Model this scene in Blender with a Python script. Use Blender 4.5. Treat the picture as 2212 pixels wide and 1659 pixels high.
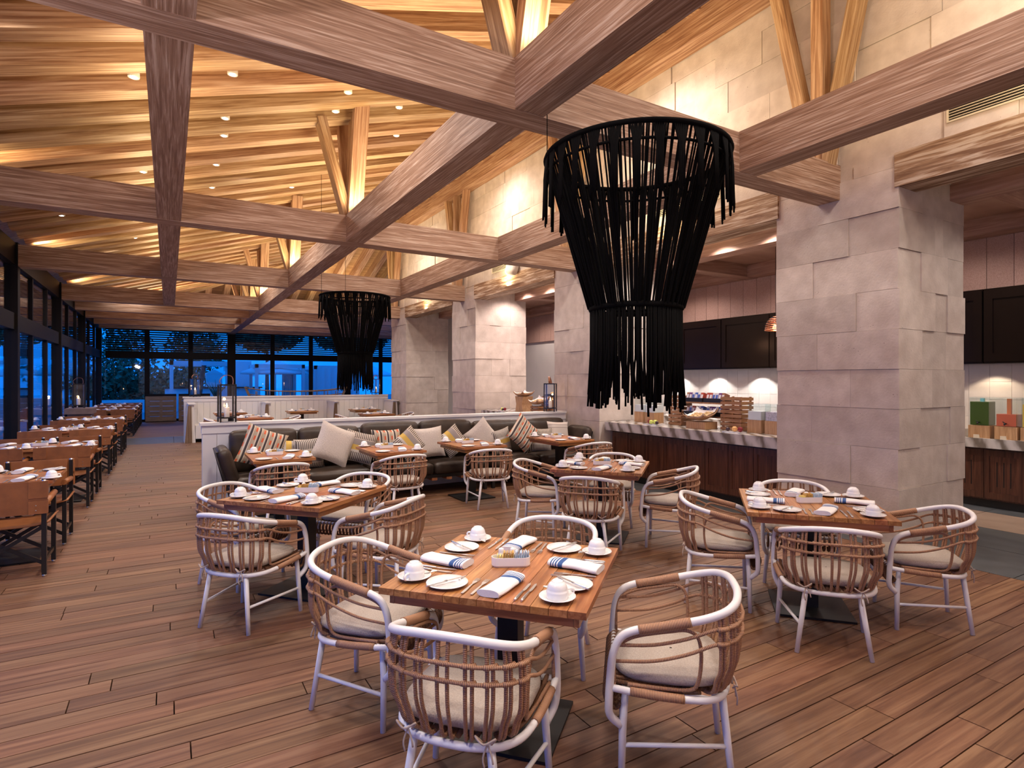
import bpy, math, random
from mathutils import Vector, Matrix
random.seed(7)
PI = math.pi
sc = bpy.context.scene
for o in list(bpy.data.objects): bpy.data.objects.remove(o, do_unlink=True)
COL = sc.collection

# ------------------------------------------------------------------ camera
cam = bpy.data.cameras.new('camera'); co = bpy.data.objects.new('camera', cam); COL.objects.link(co)
cam.sensor_width = 36; cam.lens = 36 * 1250 / 2212; cam.shift_y = -7.5 / 2212
cam.clip_start = 0.05; cam.clip_end = 300
co.location = (0, 0, 1.635); co.rotation_euler = (PI / 2, 0, -math.radians(30.65))
sc.camera = co
# ------------------------------------------------------------------ world, exposure
w = bpy.data.worlds.new('dusk'); sc.world = w; w.use_nodes = True
bg = w.node_tree.nodes['Background']
bg.inputs[0].default_value = (0.003, 0.21, 0.9, 1); bg.inputs[1].default_value = 1.45
sc.view_settings.view_transform = 'Standard'; sc.view_settings.look = 'None'
sc.view_settings.exposure = 0.22; sc.view_settings.gamma = 1; sc.view_settings.use_curve_mapping = False

# ------------------------------------------------------------------ lamps of the room and added uplights
WARM = (1, .76, .45); SOFT = (1, .885, .81); NEUT = (1, .90, .84)
def lamp(kind, loc, energy, color, size=.1, to=None, angle=None, blend=.6, sx=None, sy=None):
    l = bpy.data.lights.new(kind.lower() + '_lamp', kind); l.energy = energy; l.color = color
    if kind == 'SPOT':
        l.shadow_soft_size = size; l.spot_size = math.radians(angle or 100); l.spot_blend = blend
    elif kind == 'POINT': l.shadow_soft_size = size
    elif kind == 'AREA':
        l.shape = 'RECTANGLE'; l.size = sx or size; l.size_y = sy or size
    o = bpy.data.objects.new(l.name, l); COL.objects.link(o); o.location = loc
    d = (Vector(to) - Vector(loc)) if to else Vector((0, 0, -1))
    o.rotation_euler = d.to_track_quat('-Z', 'Y').to_euler()
    return o
BEAM_Y = [-.95, 3.67, 8.25, 12.82, 17.42]
ROOF0, SLOPE = 4.0, .30
def roof(x): return ROOF0 + SLOPE * (x + 2.25)
# warm light strips and uplights lying on top of the tie beams and long beams
BAYS = list(zip([-3.9] + BEAM_Y, BEAM_Y + [19.6]))
for y0, y1 in BAYS:
    for bx, e in ((0, 34), (2.25, 54), (4.68, 74)): lamp('AREA', (bx, (y0 + y1) / 2, 3.97), e * (y1 - y0) / 4.4, WARM, to=(bx + (.45 if bx > 4 else 0), (y0 + y1) / 2, 6), sx=.16, sy=(y1 - y0) - .5)
for by in BEAM_Y:
    lamp('SPOT', (-1.95, by + .2, 3.97), 34, WARM, .06, (-.9, by + .8, 6), 160)
    lamp('SPOT', (2.2, by - .35, 3.98), 26, WARM, .06, (2.2, by - .4, 6), 155)
    lamp('SPOT', (2.2, by + .35, 3.98), 26, WARM, .06, (2.2, by + .5, 6), 155)
    lamp('SPOT', (5.35, by - .2, 3.98), 9, WARM, .06, (5.9, by - .6, 6), 150)
    lamp('SPOT', (5.35, by + .2, 3.98), 9, WARM, .06, (5.9, by + .6, 6), 150)
for hx in (-.5, 2.2, 5): lamp('AREA', (hx, 22, 3.97), 60, WARM, to=(hx, 22, 6), sx=2, sy=.2)
for y in (2.6, -1.0): lamp('SPOT', (-2.1, y, 2.7), 150, (1, .82, .84), .1, (-.4, y + 1.6, 4.8), 130)  # unseen pinkish uplights at the window wall, added to brighten the upper-left ceiling
# downlights in the roof
for x, y, e in ((-.3, -1.5, 150), (2.0, -1.5, 170), (4.4, -1.5, 150), (-.8, 1.6, 170), (1.2, 1.3, 170), (3.4, 1.2, 170), (5.2, 1.2, 150), (1.0, 5.6, 170), (3.4, 6.2, 190), (5.3, 5.9, 150),
                (-.9, 5.6, 150), (-.9, 9.6, 150), (1.2, 10.4, 170), (3.6, 10.2, 170), (5.3, 10.4, 150), (-.9, 14.6, 150), (1.4, 14.9, 190),
                (3.9, 14.9, 190), (5.3, 14.9, 120), (-.9, 19.6, 150), (3.0, 20.6, 190), (.6, 24, 150)):
    lamp('SPOT', (x, y, min(roof(x), ROOF0 + SLOPE * (27 - y)) - .1), e * 1.35, SOFT, .25, None, 155, .8)
# buffet bay
for y in (5.05, 5.95, 6.85): lamp('SPOT', (7.05, y, 3.74), 85, NEUT, .04, None, 140)
for y in (9.5, 10.6, 11.6): lamp('SPOT', (7.05, y, 3.74), 85, (1, .80, .74), .05, None, 145)
for y in (.2, 1.9): lamp('SPOT', (7.05, y, 3.74), 22, NEUT, .05, None, 145)
for y in (.2, 2.2, 3.6, 6.0, 8.4, 10.8, 14): lamp('SPOT', (8.5, y, 3.74), 95 if y > 4 else 50, (1, .82, .74), .06, None, 150)
for y in (14.6,): lamp('SPOT', (7.05, y, 3.74), 60, NEUT, .05, None, 140)
for y in (7.0, 8.0, 9.0, 4.6, 3.4, 2.2): lamp('SPOT', (9.40, y, 1.845), 24 if y > 5 else 13, (1, .97, .93) if y > 5 else (1, .78, .55), .03, (9.55, y, 0), 110, .25)

# ------------------------------------------------------------------ materials
M = {}
def nodes(name):
    m = bpy.data.materials.new(name); m.use_nodes = True; M[name] = m
    nt = m.node_tree; return m, nt, nt.nodes['Principled BSDF']
def N(nt, typ, **kw):
    n = nt.nodes.new(typ)
    for k, v in kw.items(): setattr(n, k, v)
    return n
def rgba(c): return (c[0], c[1], c[2], 1)
def srgb(r, g, b):
    f = lambda v: (v / 255 / 12.92) if v <= 10 else ((v / 255 + .055) / 1.055) ** 2.4
    return (f(r), f(g), f(b))
def plain(name, col, rough=.5, metal=0, spec=None, emit=None, es=0, noise=0, nscale=40, bump=0, coat=0):
    m, nt, b = nodes(name)
    b.inputs['Base Color'].default_value = rgba(col); b.inputs['Roughness'].default_value = rough
    b.inputs['Metallic'].default_value = metal
    if coat: b.inputs['Coat Weight'].default_value = coat
    if spec is not None: b.inputs['Specular IOR Level'].default_value = spec
    if emit: b.inputs['Emission Color'].default_value = rgba(emit); b.inputs['Emission Strength'].default_value = es
    if noise or bump:
        tc = N(nt, 'ShaderNodeTexCoord'); t = N(nt, 'ShaderNodeTexNoise'); t.inputs['Scale'].default_value = nscale
        t.inputs['Detail'].default_value = 4
        nt.links.new(tc.outputs['Object'], t.inputs['Vector'])
        if noise:
            mx = N(nt, 'ShaderNodeMix', data_type='RGBA'); mx.blend_type = 'MULTIPLY'; mx.inputs[0].default_value = 1
            cr = N(nt, 'ShaderNodeMapRange'); cr.inputs['From Min'].default_value = .3; cr.inputs['From Max'].default_value = .7
            cr.inputs['To Min'].default_value = 1 - noise; cr.inputs['To Max'].default_value = 1 + noise
            nt.links.new(t.outputs['Fac'], cr.inputs['Value'])
            mx.inputs[6].default_value = rgba(col); nt.links.new(cr.outputs[0], mx.inputs[7])
            nt.links.new(mx.outputs[2], b.inputs['Base Color'])
        if bump:
            bp = N(nt, 'ShaderNodeBump'); bp.inputs['Strength'].default_value = bump; bp.inputs['Distance'].default_value = .01
            nt.links.new(t.outputs['Fac'], bp.inputs['Height']); nt.links.new(bp.outputs[0], b.inputs['Normal'])
    return m
def wood(name, dark, mid, light, axis='X', coord='Object', lng=1.2, crs=22, rough=.55, vary=.25, bump=.25, hue=.0, coat=0, lo=.36, hi=.66, rows=0):
    """grain runs along one axis of the object or of the world"""
    m, nt, b = nodes(name)
    if coord == 'Position':
        src = N(nt, 'ShaderNodeNewGeometry').outputs['Position']
    else: src = N(nt, 'ShaderNodeTexCoord').outputs['Object']
    oi = N(nt, 'ShaderNodeObjectInfo')
    rnd = oi.outputs['Random']
    if rows:      # many boards in one mesh: one random number for each board
        sp = N(nt, 'ShaderNodeSeparateXYZ'); nt.links.new(src, sp.inputs[0])
        ry = N(nt, 'ShaderNodeMath', operation='MULTIPLY'); ry.inputs[1].default_value = 1 / rows; nt.links.new(sp.outputs[1], ry.inputs[0])
        fy = N(nt, 'ShaderNodeMath', operation='FLOOR'); nt.links.new(ry.outputs[0], fy.inputs[0])
        sh = N(nt, 'ShaderNodeMath', operation='MULTIPLY'); sh.inputs[1].default_value = .377; nt.links.new(fy.outputs[0], sh.inputs[0])
        rx = N(nt, 'ShaderNodeMath', operation='MULTIPLY_ADD'); rx.inputs[1].default_value = .6; nt.links.new(sp.outputs[0], rx.inputs[0]); nt.links.new(sh.outputs[0], rx.inputs[2])
        fx = N(nt, 'ShaderNodeMath', operation='FLOOR'); nt.links.new(rx.outputs[0], fx.inputs[0])
        cb = N(nt, 'ShaderNodeCombineXYZ'); nt.links.new(fx.outputs[0], cb.inputs[0]); nt.links.new(fy.outputs[0], cb.inputs[1])
        wn = N(nt, 'ShaderNodeTexWhiteNoise'); nt.links.new(cb.outputs[0], wn.inputs['Vector']); rnd = wn.outputs['Value']
    off = N(nt, 'ShaderNodeVectorMath', operation='SCALE'); cmb = N(nt, 'ShaderNodeCombineXYZ')
    for i in range(3): nt.links.new(rnd, cmb.inputs[i])
    nt.links.new(cmb.outputs[0], off.inputs[0]); off.inputs['Scale'].default_value = 37.0
    add = N(nt, 'ShaderNodeVectorMath', operation='ADD'); nt.links.new(src, add.inputs[0]); nt.links.new(off.outputs[0], add.inputs[1])
    mp = N(nt, 'ShaderNodeMapping'); s = [crs, crs, crs]; s['XYZ'.index(axis)] = lng; mp.inputs['Scale'].default_value = s
    nt.links.new(add.outputs[0], mp.inputs['Vector'])
    t = N(nt, 'ShaderNodeTexNoise'); t.inputs['Scale'].default_value = 1; t.inputs['Detail'].default_value = 5; t.inputs['Roughness'].default_value = .6
    t.inputs['Distortion'].default_value = .6
    nt.links.new(mp.outputs[0], t.inputs['Vector'])
    r = N(nt, 'ShaderNodeValToRGB'); e = r.color_ramp.elements
    e[0].position = lo; e[0].color = rgba(dark); e[1].position = hi; e[1].color = rgba(light)
    k = e.new((lo + hi) / 2); k.color = rgba(mid)
    nt.links.new(t.outputs['Fac'], r.inputs['Fac'])
    hs = N(nt, 'ShaderNodeHueSaturation'); mr = N(nt, 'ShaderNodeMapRange')
    mr.inputs['To Min'].default_value = 1 - vary; mr.inputs['To Max'].default_value = 1 + vary
    nt.links.new(rnd, mr.inputs['Value']); nt.links.new(mr.outputs[0], hs.inputs['Value'])
    if hue:
        m2 = N(nt, 'ShaderNodeMath', operation='MULTIPLY'); m2.inputs[1].default_value = 7.31
        m3 = N(nt, 'ShaderNodeMath', operation='FRACT'); nt.links.new(rnd, m2.inputs[0]); nt.links.new(m2.outputs[0], m3.inputs[0])
        m4 = N(nt, 'ShaderNodeMapRange'); m4.inputs['To Min'].default_value = .5 - hue; m4.inputs['To Max'].default_value = .5 + hue
        nt.links.new(m3.outputs[0], m4.inputs['Value']); nt.links.new(m4.outputs[0], hs.inputs['Hue'])
    nt.links.new(r.outputs[0], hs.inputs['Color']); nt.links.new(hs.outputs[0], b.inputs['Base Color'])
    b.inputs['Roughness'].default_value = rough
    if coat: b.inputs['Coat Weight'].default_value = coat; b.inputs['Coat Roughness'].default_value = .3
    bp = N(nt, 'ShaderNodeBump'); bp.inputs['Strength'].default_value = bump; bp.inputs['Distance'].default_value = .006
    nt.links.new(t.outputs['Fac'], bp.inputs['Height']); nt.links.new(bp.outputs[0], b.inputs['Normal'])
    return m
wood('beam_wood', (.21, .115, .07), (.34, .21, .14), (.54, .41, .32), 'X', 'Object', 1.8, 62, .6, .12, .45)
wood('rafter_wood', (.25, .12, .055), (.43, .255, .135), (.60, .42, .26), 'X', 'Object', 1.2, 36, .5, .22, .2, .01)
wood('deck_wood_x', (.30, .15, .07), (.44, .26, .13), (.54, .35, .19), 'X', 'Object', .8, 16, .45, .15, .2)
wood('lintel_wood', (.20, .105, .055), (.34, .21, .12), (.60, .48, .36), 'X', 'Object', 1.6, 24, .65, .12, .6, lo=.40, hi=.60)
wood('bay_wood', (.26, .14, .10), (.36, .21, .155), (.46, .30, .23), 'X', 'Object', 1.2, 20, .5, .12, .2)
wood('floor_wood', (.108, .045, .022), (.170, .080, .040), (.230, .124, .066), 'X', 'Position', 1.1, 26, .58, .22, .25, .007)
wood('floor_wood_far', (.112, .054, .029), (.172, .092, .050), (.228, .136, .078), 'X', 'Position', 1.1, 26, .55, .20, .2, .008, rows=.14)
wood('table_wood', (.25, .085, .026), (.38, .150, .048), (.49, .225, .085), 'X', 'Object', 2.0, 34, .38, .16, .12, .012, .15)
wood('pale_wood', (.40, .22, .10), (.50, .29, .14), (.58, .36, .19), 'Z', 'Object', 4, 60, .5, .08, .1)
wood('crate_wood', (.27, .125, .05), (.36, .18, .08), (.45, .25, .12), 'X', 'Object', 4, 50, .5, .12, .1)
wood('mahogany', (.052, .017, .010), (.092, .033, .018), (.14, .054, .029), 'Z', 'Object', 2, 40, .35, .12, .1, 0, .2)
wood('bench_wood', (.12, .075, .045), (.19, .125, .08), (.26, .18, .12), 'Z', 'Object', 2, 30, .5, .1, .1)
wood('gate_wood', (.16, .115, .075), (.21, .155, .105), (.26, .19, .13), 'X', 'Object', 2, 30, .55, .08, .1)
wood('frieze_wood', (.34, .20, .16), (.43, .27, .22), (.50, .33, .27), 'Y', 'Object', 30, 90, .6, .07, .4)
plain('white_paint', (.80, .79, .80), .35)
plain('white_panel', (.74, .73, .73), .45)
plain('ceiling_white', (.72, .69, .70), .7)
plain('frame_black', (.012, .011, .011), .35)
plain('mullion', (.008, .006, .005), .55, spec=.2)
plain('steel_black', (.014, .013, .013), .45, .3, noise=.2, nscale=6)
plain('rope_black', (.0035, .0033, .0033), .95, spec=.08)
plain('porcelain', (.86, .86, .87), .12, coat=.4)
plain('steel', (.70, .69, .68), .28, .85)
plain('candle', (.85, .78, .70), .5)
plain('flame', (1, .7, .4), .5, emit=(1, .62, .30), es=18)
plain('spot_glow', (1, 1, 1), .5, emit=(1, .93, .80), es=14)
plain('lamp_trim', (.72, .66, .58), .4)
plain('copper', (.62, .26, .14), .28, 1)
plain('copper_glow', (.9, .5, .3), .5, emit=(1, .45, .22), es=1.6)
plain('leather_tan', (.30, .108, .032), .45, noise=.18, nscale=9, bump=.05)
plain('leather_brown', (.042, .028, .020), .42, noise=.35, nscale=6, bump=.5, spec=.35)
plain('cushion_linen', (.42, .365, .315), .9, noise=.14, nscale=160, bump=.35)
plain('tie_cord', (.50, .40, .33), .9)
plain('slate', (.075, .082, .088), .45, noise=.2, nscale=4, bump=.05)
plain('beige_tile', (.30, .215, .16), .5, noise=.1, nscale=4)
plain('floor_under', (.03, .02, .015), .9)
plain('backsplash', (.66, .62, .58), .3, noise=.04, nscale=2)
plain('cabinet_dark', (.010, .0055, .004), .25, spec=.15)
plain('plastic_black', (.015, .015, .016), .4)
plain('grille_cream', (.62, .55, .40), .5)
plain('speaker_white', (.68, .66, .62), .5)
plain('strap_leather', (.36, .135, .055), .45)
plain('yogurt', (.86, .85, .84), .35)
plain('granola', (.62, .55, .62), .7, noise=.3, nscale=60)
plain('juice_green', (.055, .11, .012), .3); plain('juice_red', (.72, .16, .085), .3); plain('juice_yellow', (.80, .55, .10), .3)
plain('juice_pulp', (.68, .24, .10), .3); plain('water_blue', (.25, .62, .70), .1)
plain('bread', (.66, .45, .22), .7, noise=.35, nscale=30, bump=.4); plain('linen_white', (.82, .81, .80), .8)
plain('apple_red', (.22, .012, .022), .2); plain('apple_green', (.62, .68, .16), .25); plain('plum', (.035, .010, .022), .3)
plain('peach', (.78, .42, .14), .35)
plain('paper_card', (.75, .66, .50), .7)
plain('box_blue', (.05, .12, .50), .4); plain('box_red', (.50, .08, .05), .4); plain('box_white', (.80, .80, .82), .4); plain('box_brown', (.36, .16, .10), .4); plain('box_purple', (.16, .05, .22), .4)
plain('packet_gold', (.62, .38, .10), .35); plain('packet_blue', (.55, .68, .80), .4); plain('packet_yellow', (.85, .68, .22), .4)
plain('plinth_stone', (.22, .15, .12), .6, noise=.15, nscale=8)
plain('leaf', (.05, .13, .06), .6, noise=.4, nscale=1.5); plain('bark', (.10, .08, .07), .8, noise=.3, nscale=10)
plain('terrace', (.24, .24, .25), .7, noise=.1, nscale=1)
plain('canvas_white', (.85, .85, .85), .8); plain('outdoor_white', (.80, .80, .80), .6)
plain('canoe_wood', (.17, .11, .075), .5)
plain('shade_lit', (1, .95, .9), .5, emit=(1, .9, .8), es=4)

def stone(name):
    m, nt, b = nodes(name)
    g = N(nt, 'ShaderNodeNewGeometry').outputs['Position']; oi = N(nt, 'ShaderNodeObjectInfo')
    t = N(nt, 'ShaderNodeTexNoise'); t.inputs['Scale'].default_value = 5; t.inputs['Detail'].default_value = 6
    nt.links.new(g, t.inputs['Vector'])
    r = N(nt, 'ShaderNodeValToRGB'); e = r.color_ramp.elements
    e[0].position = .3; e[0].color = rgba((.50, .425, .37)); e[1].position = .7; e[1].color = rgba((.65, .57, .505))
    nt.links.new(t.outputs['Fac'], r.inputs['Fac'])
    # small dark pits, each a mark of its own in the stone
    v = N(nt, 'ShaderNodeTexVoronoi'); v.inputs['Scale'].default_value = 24; v.inputs['Randomness'].default_value = 1
    mp = N(nt, 'ShaderNodeMapping'); mp.inputs['Scale'].default_value = (1, 1, 1.9); nt.links.new(g, mp.inputs['Vector']); nt.links.new(mp.outputs[0], v.inputs['Vector'])
    n2 = N(nt, 'ShaderNodeTexNoise'); n2.inputs['Scale'].default_value = 9; nt.links.new(g, n2.inputs['Vector'])
    mul = N(nt, 'ShaderNodeMapRange'); mul.inputs['From Min'].default_value = .52; mul.inputs['From Max'].default_value = .80; mul.inputs['To Min'].default_value = .0; mul.inputs['To Max'].default_value = .22
    nt.links.new(n2.outputs['Fac'], mul.inputs['Value'])
    lt = N(nt, 'ShaderNodeMath', operation='LESS_THAN'); nt.links.new(v.outputs['Distance'], lt.inputs[0]); nt.links.new(mul.outputs[0], lt.inputs[1])
    mx = N(nt, 'ShaderNodeMix', data_type='RGBA'); nt.links.new(lt.outputs[0], mx.inputs[0]); nt.links.new(r.outputs[0], mx.inputs[6]); mx.inputs[7].default_value = rgba((.24, .19, .16))
    hs = N(nt, 'ShaderNodeHueSaturation'); mr = N(nt, 'ShaderNodeMapRange'); mr.inputs['To Min'].default_value = .9; mr.inputs['To Max'].default_value = 1.08
    nt.links.new(oi.outputs['Random'], mr.inputs['Value']); nt.links.new(mr.outputs[0], hs.inputs['Value']); nt.links.new(mx.outputs[2], hs.inputs['Color'])
    nt.links.new(hs.outputs[0], b.inputs['Base Color']); b.inputs['Roughness'].default_value = .8
    t3 = N(nt, 'ShaderNodeTexNoise'); t3.inputs['Scale'].default_value = 45; nt.links.new(g, t3.inputs['Vector'])
    bp = N(nt, 'ShaderNodeBump'); bp.inputs['Strength'].default_value = .25; bp.inputs['Distance'].default_value = .01
    nt.links.new(t3.outputs['Fac'], bp.inputs['Height']); nt.links.new(bp.outputs[0], b.inputs['Normal'])
stone('limestone')
def marble(name):
    m, nt, b = nodes(name)
    g = N(nt, 'ShaderNodeNewGeometry').outputs['Position']
    mp = N(nt, 'ShaderNodeMapping'); mp.inputs['Rotation'].default_value = (.5, .3, .5); mp.inputs['Scale'].default_value = (2, 5, 2)
    nt.links.new(g, mp.inputs['Vector'])
    t = N(nt, 'ShaderNodeTexWave'); t.inputs['Scale'].default_value = .9; t.inputs['Distortion'].default_value = 4.5; t.inputs['Detail'].default_value = 4; t.inputs['Detail Scale'].default_value = 1.2
    nt.links.new(mp.outputs[0], t.inputs['Vector'])
    r = N(nt, 'ShaderNodeValToRGB'); e = r.color_ramp.elements
    e[0].position = .05; e[0].color = rgba((.19, .16, .13)); e[1].position = .95; e[1].color = rgba((.60, .57, .54))
    k = e.new(.4); k.color = rgba((.42, .39, .36))
    nt.links.new(t.outputs['Fac'], r.inputs['Fac']); nt.links.new(r.outputs[0], b.inputs['Base Color']); b.inputs['Roughness'].default_value = .22
marble('marble')
def glass(name, tint=(1, 1, 1), refl=.9, f0=.03, f1=.75):
    m = bpy.data.materials.new(name); m.use_nodes = True; M[name] = m; nt = m.node_tree; nt.nodes.clear()
    o = N(nt, 'ShaderNodeOutputMaterial'); mx = N(nt, 'ShaderNodeMixShader'); tr = N(nt, 'ShaderNodeBsdfTransparent'); gl = N(nt, 'ShaderNodeBsdfGlossy')
    lw = N(nt, 'ShaderNodeLayerWeight'); lw.inputs['Blend'].default_value = .5
    pw = N(nt, 'ShaderNodeMath', operation='POWER'); pw.inputs[1].default_value = 5; nt.links.new(lw.outputs['Facing'], pw.inputs[0])
    ma = N(nt, 'ShaderNodeMath', operation='MULTIPLY_ADD'); ma.inputs[1].default_value = f1; ma.inputs[2].default_value = f0; nt.links.new(pw.outputs[0], ma.inputs[0])
    tr.inputs['Color'].default_value = rgba(tint); gl.inputs['Roughness'].default_value = .02; gl.inputs['Color'].default_value = (refl, refl, refl, 1)
    nt.links.new(ma.outputs[0], mx.inputs[0]); nt.links.new(tr.outputs[0], mx.inputs[1]); nt.links.new(gl.outputs[0], mx.inputs[2]); nt.links.new(mx.outputs[0], o.inputs[0])
glass('window_glass', (.92, .96, 1)); glass('clear_glass'); glass('acrylic', (.95, .98, .99))
def wicker(name, c1, c2, per=.0062):
    m, nt, b = nodes(name)
    uv = N(nt, 'ShaderNodeUVMap'); t = N(nt, 'ShaderNodeTexWave'); t.wave_type = 'BANDS'; t.bands_direction = 'X'
    t.inputs['Scale'].default_value = .314 / per / 1.0; t.inputs['Distortion'].default_value = .6; t.inputs['Detail'].default_value = 1
    nt.links.new(uv.outputs[0], t.inputs['Vector'])
    r = N(nt, 'ShaderNodeValToRGB'); e = r.color_ramp.elements; e[0].position = .05; e[0].color = rgba(c1); e[1].position = .6; e[1].color = rgba(c2)
    nt.links.new(t.outputs['Fac'], r.inputs['Fac'])
    nt.links.new(r.outputs[0], b.inputs['Base Color']); b.inputs['Roughness'].default_value = .5
    bp = N(nt, 'ShaderNodeBump'); bp.inputs['Strength'].default_value = .5; bp.inputs['Distance'].default_value = .003
    nt.links.new(t.outputs['Fac'], bp.inputs['Height']); nt.links.new(bp.outputs[0], b.inputs['Normal'])
wicker('rattan', (.20, .092, .050), (.50, .275, .155))
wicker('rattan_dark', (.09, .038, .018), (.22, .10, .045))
def striped(name, axis, stops, dash=None, dashcol=(.6, .12, .05), rough=.9):
    """cloth with bands along one local axis; stops = [(pos, colour)] with pos 0..1 across 0.5 m"""
    m, nt, b = nodes(name)
    tc = N(nt, 'ShaderNodeTexCoord'); sp = N(nt, 'ShaderNodeSeparateXYZ'); nt.links.new(tc.outputs['Object'], sp.inputs[0])
    mr = N(nt, 'ShaderNodeMapRange'); mr.inputs['From Min'].default_value = -.25; mr.inputs['From Max'].default_value = .25
    nt.links.new(sp.outputs['XYZ'.index(axis)], mr.inputs['Value'])
    r = N(nt, 'ShaderNodeValToRGB'); r.color_ramp.interpolation = 'CONSTANT'; e = r.color_ramp.elements
    e[0].position = stops[0][0]; e[0].color = rgba(stops[0][1]); e[1].position = stops[1][0]; e[1].color = rgba(stops[1][1])
    for p, c in stops[2:]: k = e.new(p); k.color = rgba(c)
    nt.links.new(mr.outputs[0], r.inputs['Fac']); out = r.outputs[0]
    if dash:
        other = 'Z' if axis == 'X' else 'X'
        mm = N(nt, 'ShaderNodeMath', operation='MULTIPLY'); mm.inputs[1].default_value = dash[2]; nt.links.new(sp.outputs['XYZ'.index(other)], mm.inputs[0])
        fr = N(nt, 'ShaderNodeMath', operation='FRACT'); nt.links.new(mm.outputs[0], fr.inputs[0])
        gt = N(nt, 'ShaderNodeMath', operation='GREATER_THAN'); gt.inputs[1].default_value = dash[3]; nt.links.new(fr.outputs[0], gt.inputs[0])
        prev = None
        for lo, hi in zip(dash[0], dash[1]):
            a = N(nt, 'ShaderNodeMath', operation='GREATER_THAN'); a.inputs[1].default_value = lo; nt.links.new(mr.outputs[0], a.inputs[0])
            c = N(nt, 'ShaderNodeMath', operation='LESS_THAN'); c.inputs[1].default_value = hi; nt.links.new(mr.outputs[0], c.inputs[0])
            d = N(nt, 'ShaderNodeMath', operation='MULTIPLY'); nt.links.new(a.outputs[0], d.inputs[0]); nt.links.new(c.outputs[0], d.inputs[1])
            if prev:
                s = N(nt, 'ShaderNodeMath', operation='ADD'); nt.links.new(prev.outputs[0], s.inputs[0]); nt.links.new(d.outputs[0], s.inputs[1]); prev = s
            else: prev = d
        f = N(nt, 'ShaderNodeMath', operation='MULTIPLY'); nt.links.new(prev.outputs[0], f.inputs[0]); nt.links.new(gt.outputs[0], f.inputs[1])
        mx = N(nt, 'ShaderNodeMix', data_type='RGBA'); nt.links.new(f.outputs[0], mx.inputs[0]); nt.links.new(out, mx.inputs[6]); mx.inputs[7].default_value = rgba(dashcol); out = mx.outputs[2]
    nt.links.new(out, b.inputs['Base Color']); b.inputs['Roughness'].default_value = rough
    nz = N(nt, 'ShaderNodeTexNoise'); nz.inputs['Scale'].default_value = 220; nt.links.new(tc.outputs['Object'], nz.inputs['Vector'])
    bp = N(nt, 'ShaderNodeBump'); bp.inputs['Strength'].default_value = .3; bp.inputs['Distance'].default_value = .004; nt.links.new(nz.outputs['Fac'], bp.inputs['Height']); nt.links.new(bp.outputs[0], b.inputs['Normal'])
CR, TA, DK, OR_ = (.62, .54, .44), (.42, .34, .25), (.055, .045, .045), (.50, .34, .10)
st = []; p = 0
for k in range(5):
    for wd, c in ((.05, TA), (.035, CR), (.05, DK), (.02, CR), (.045, TA)): st.append((min(p, 1), c)); p += wd
striped('ikat_cloth', 'X', st[:28], ((.0, .2, .4, .6, .8), (.045, .245, .445, .645, .845), 9.0, .5))
striped('banded_cloth', 'X', [(0, CR), (.12, (.58, .53, .47)), (.42, (.62, .42, .10)), (.56, (.33, .29, .27)), (.72, CR)], ((.12, .74), (.36, .95), 40, .45), (.12, .10, .09))
striped('line_cloth', 'Z', [(0, (.60, .53, .47)), (.2, (.33, .28, .25)), (.225, (.60, .53, .47)), (.3, (.33, .28, .25)), (.32, (.6, .53, .47)), (.62, (.33, .28, .25)), (.64, (.60, .53, .47)), (.72, (.33, .28, .25)), (.745, (.6, .53, .47))])
plain('knit_cloth', (.58, .52, .47), .95, noise=.16, nscale=110, bump=.6)
BL = (.035, .10, .29); WH = (.80, .80, .81)
striped('napkin_cloth', 'Y', [(0, WH), (.60, BL), (.645, WH), (.66, BL), (.672, WH), (.684, BL), (.696, WH), (.708, BL), (.72, WH)], rough=.8)

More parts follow.
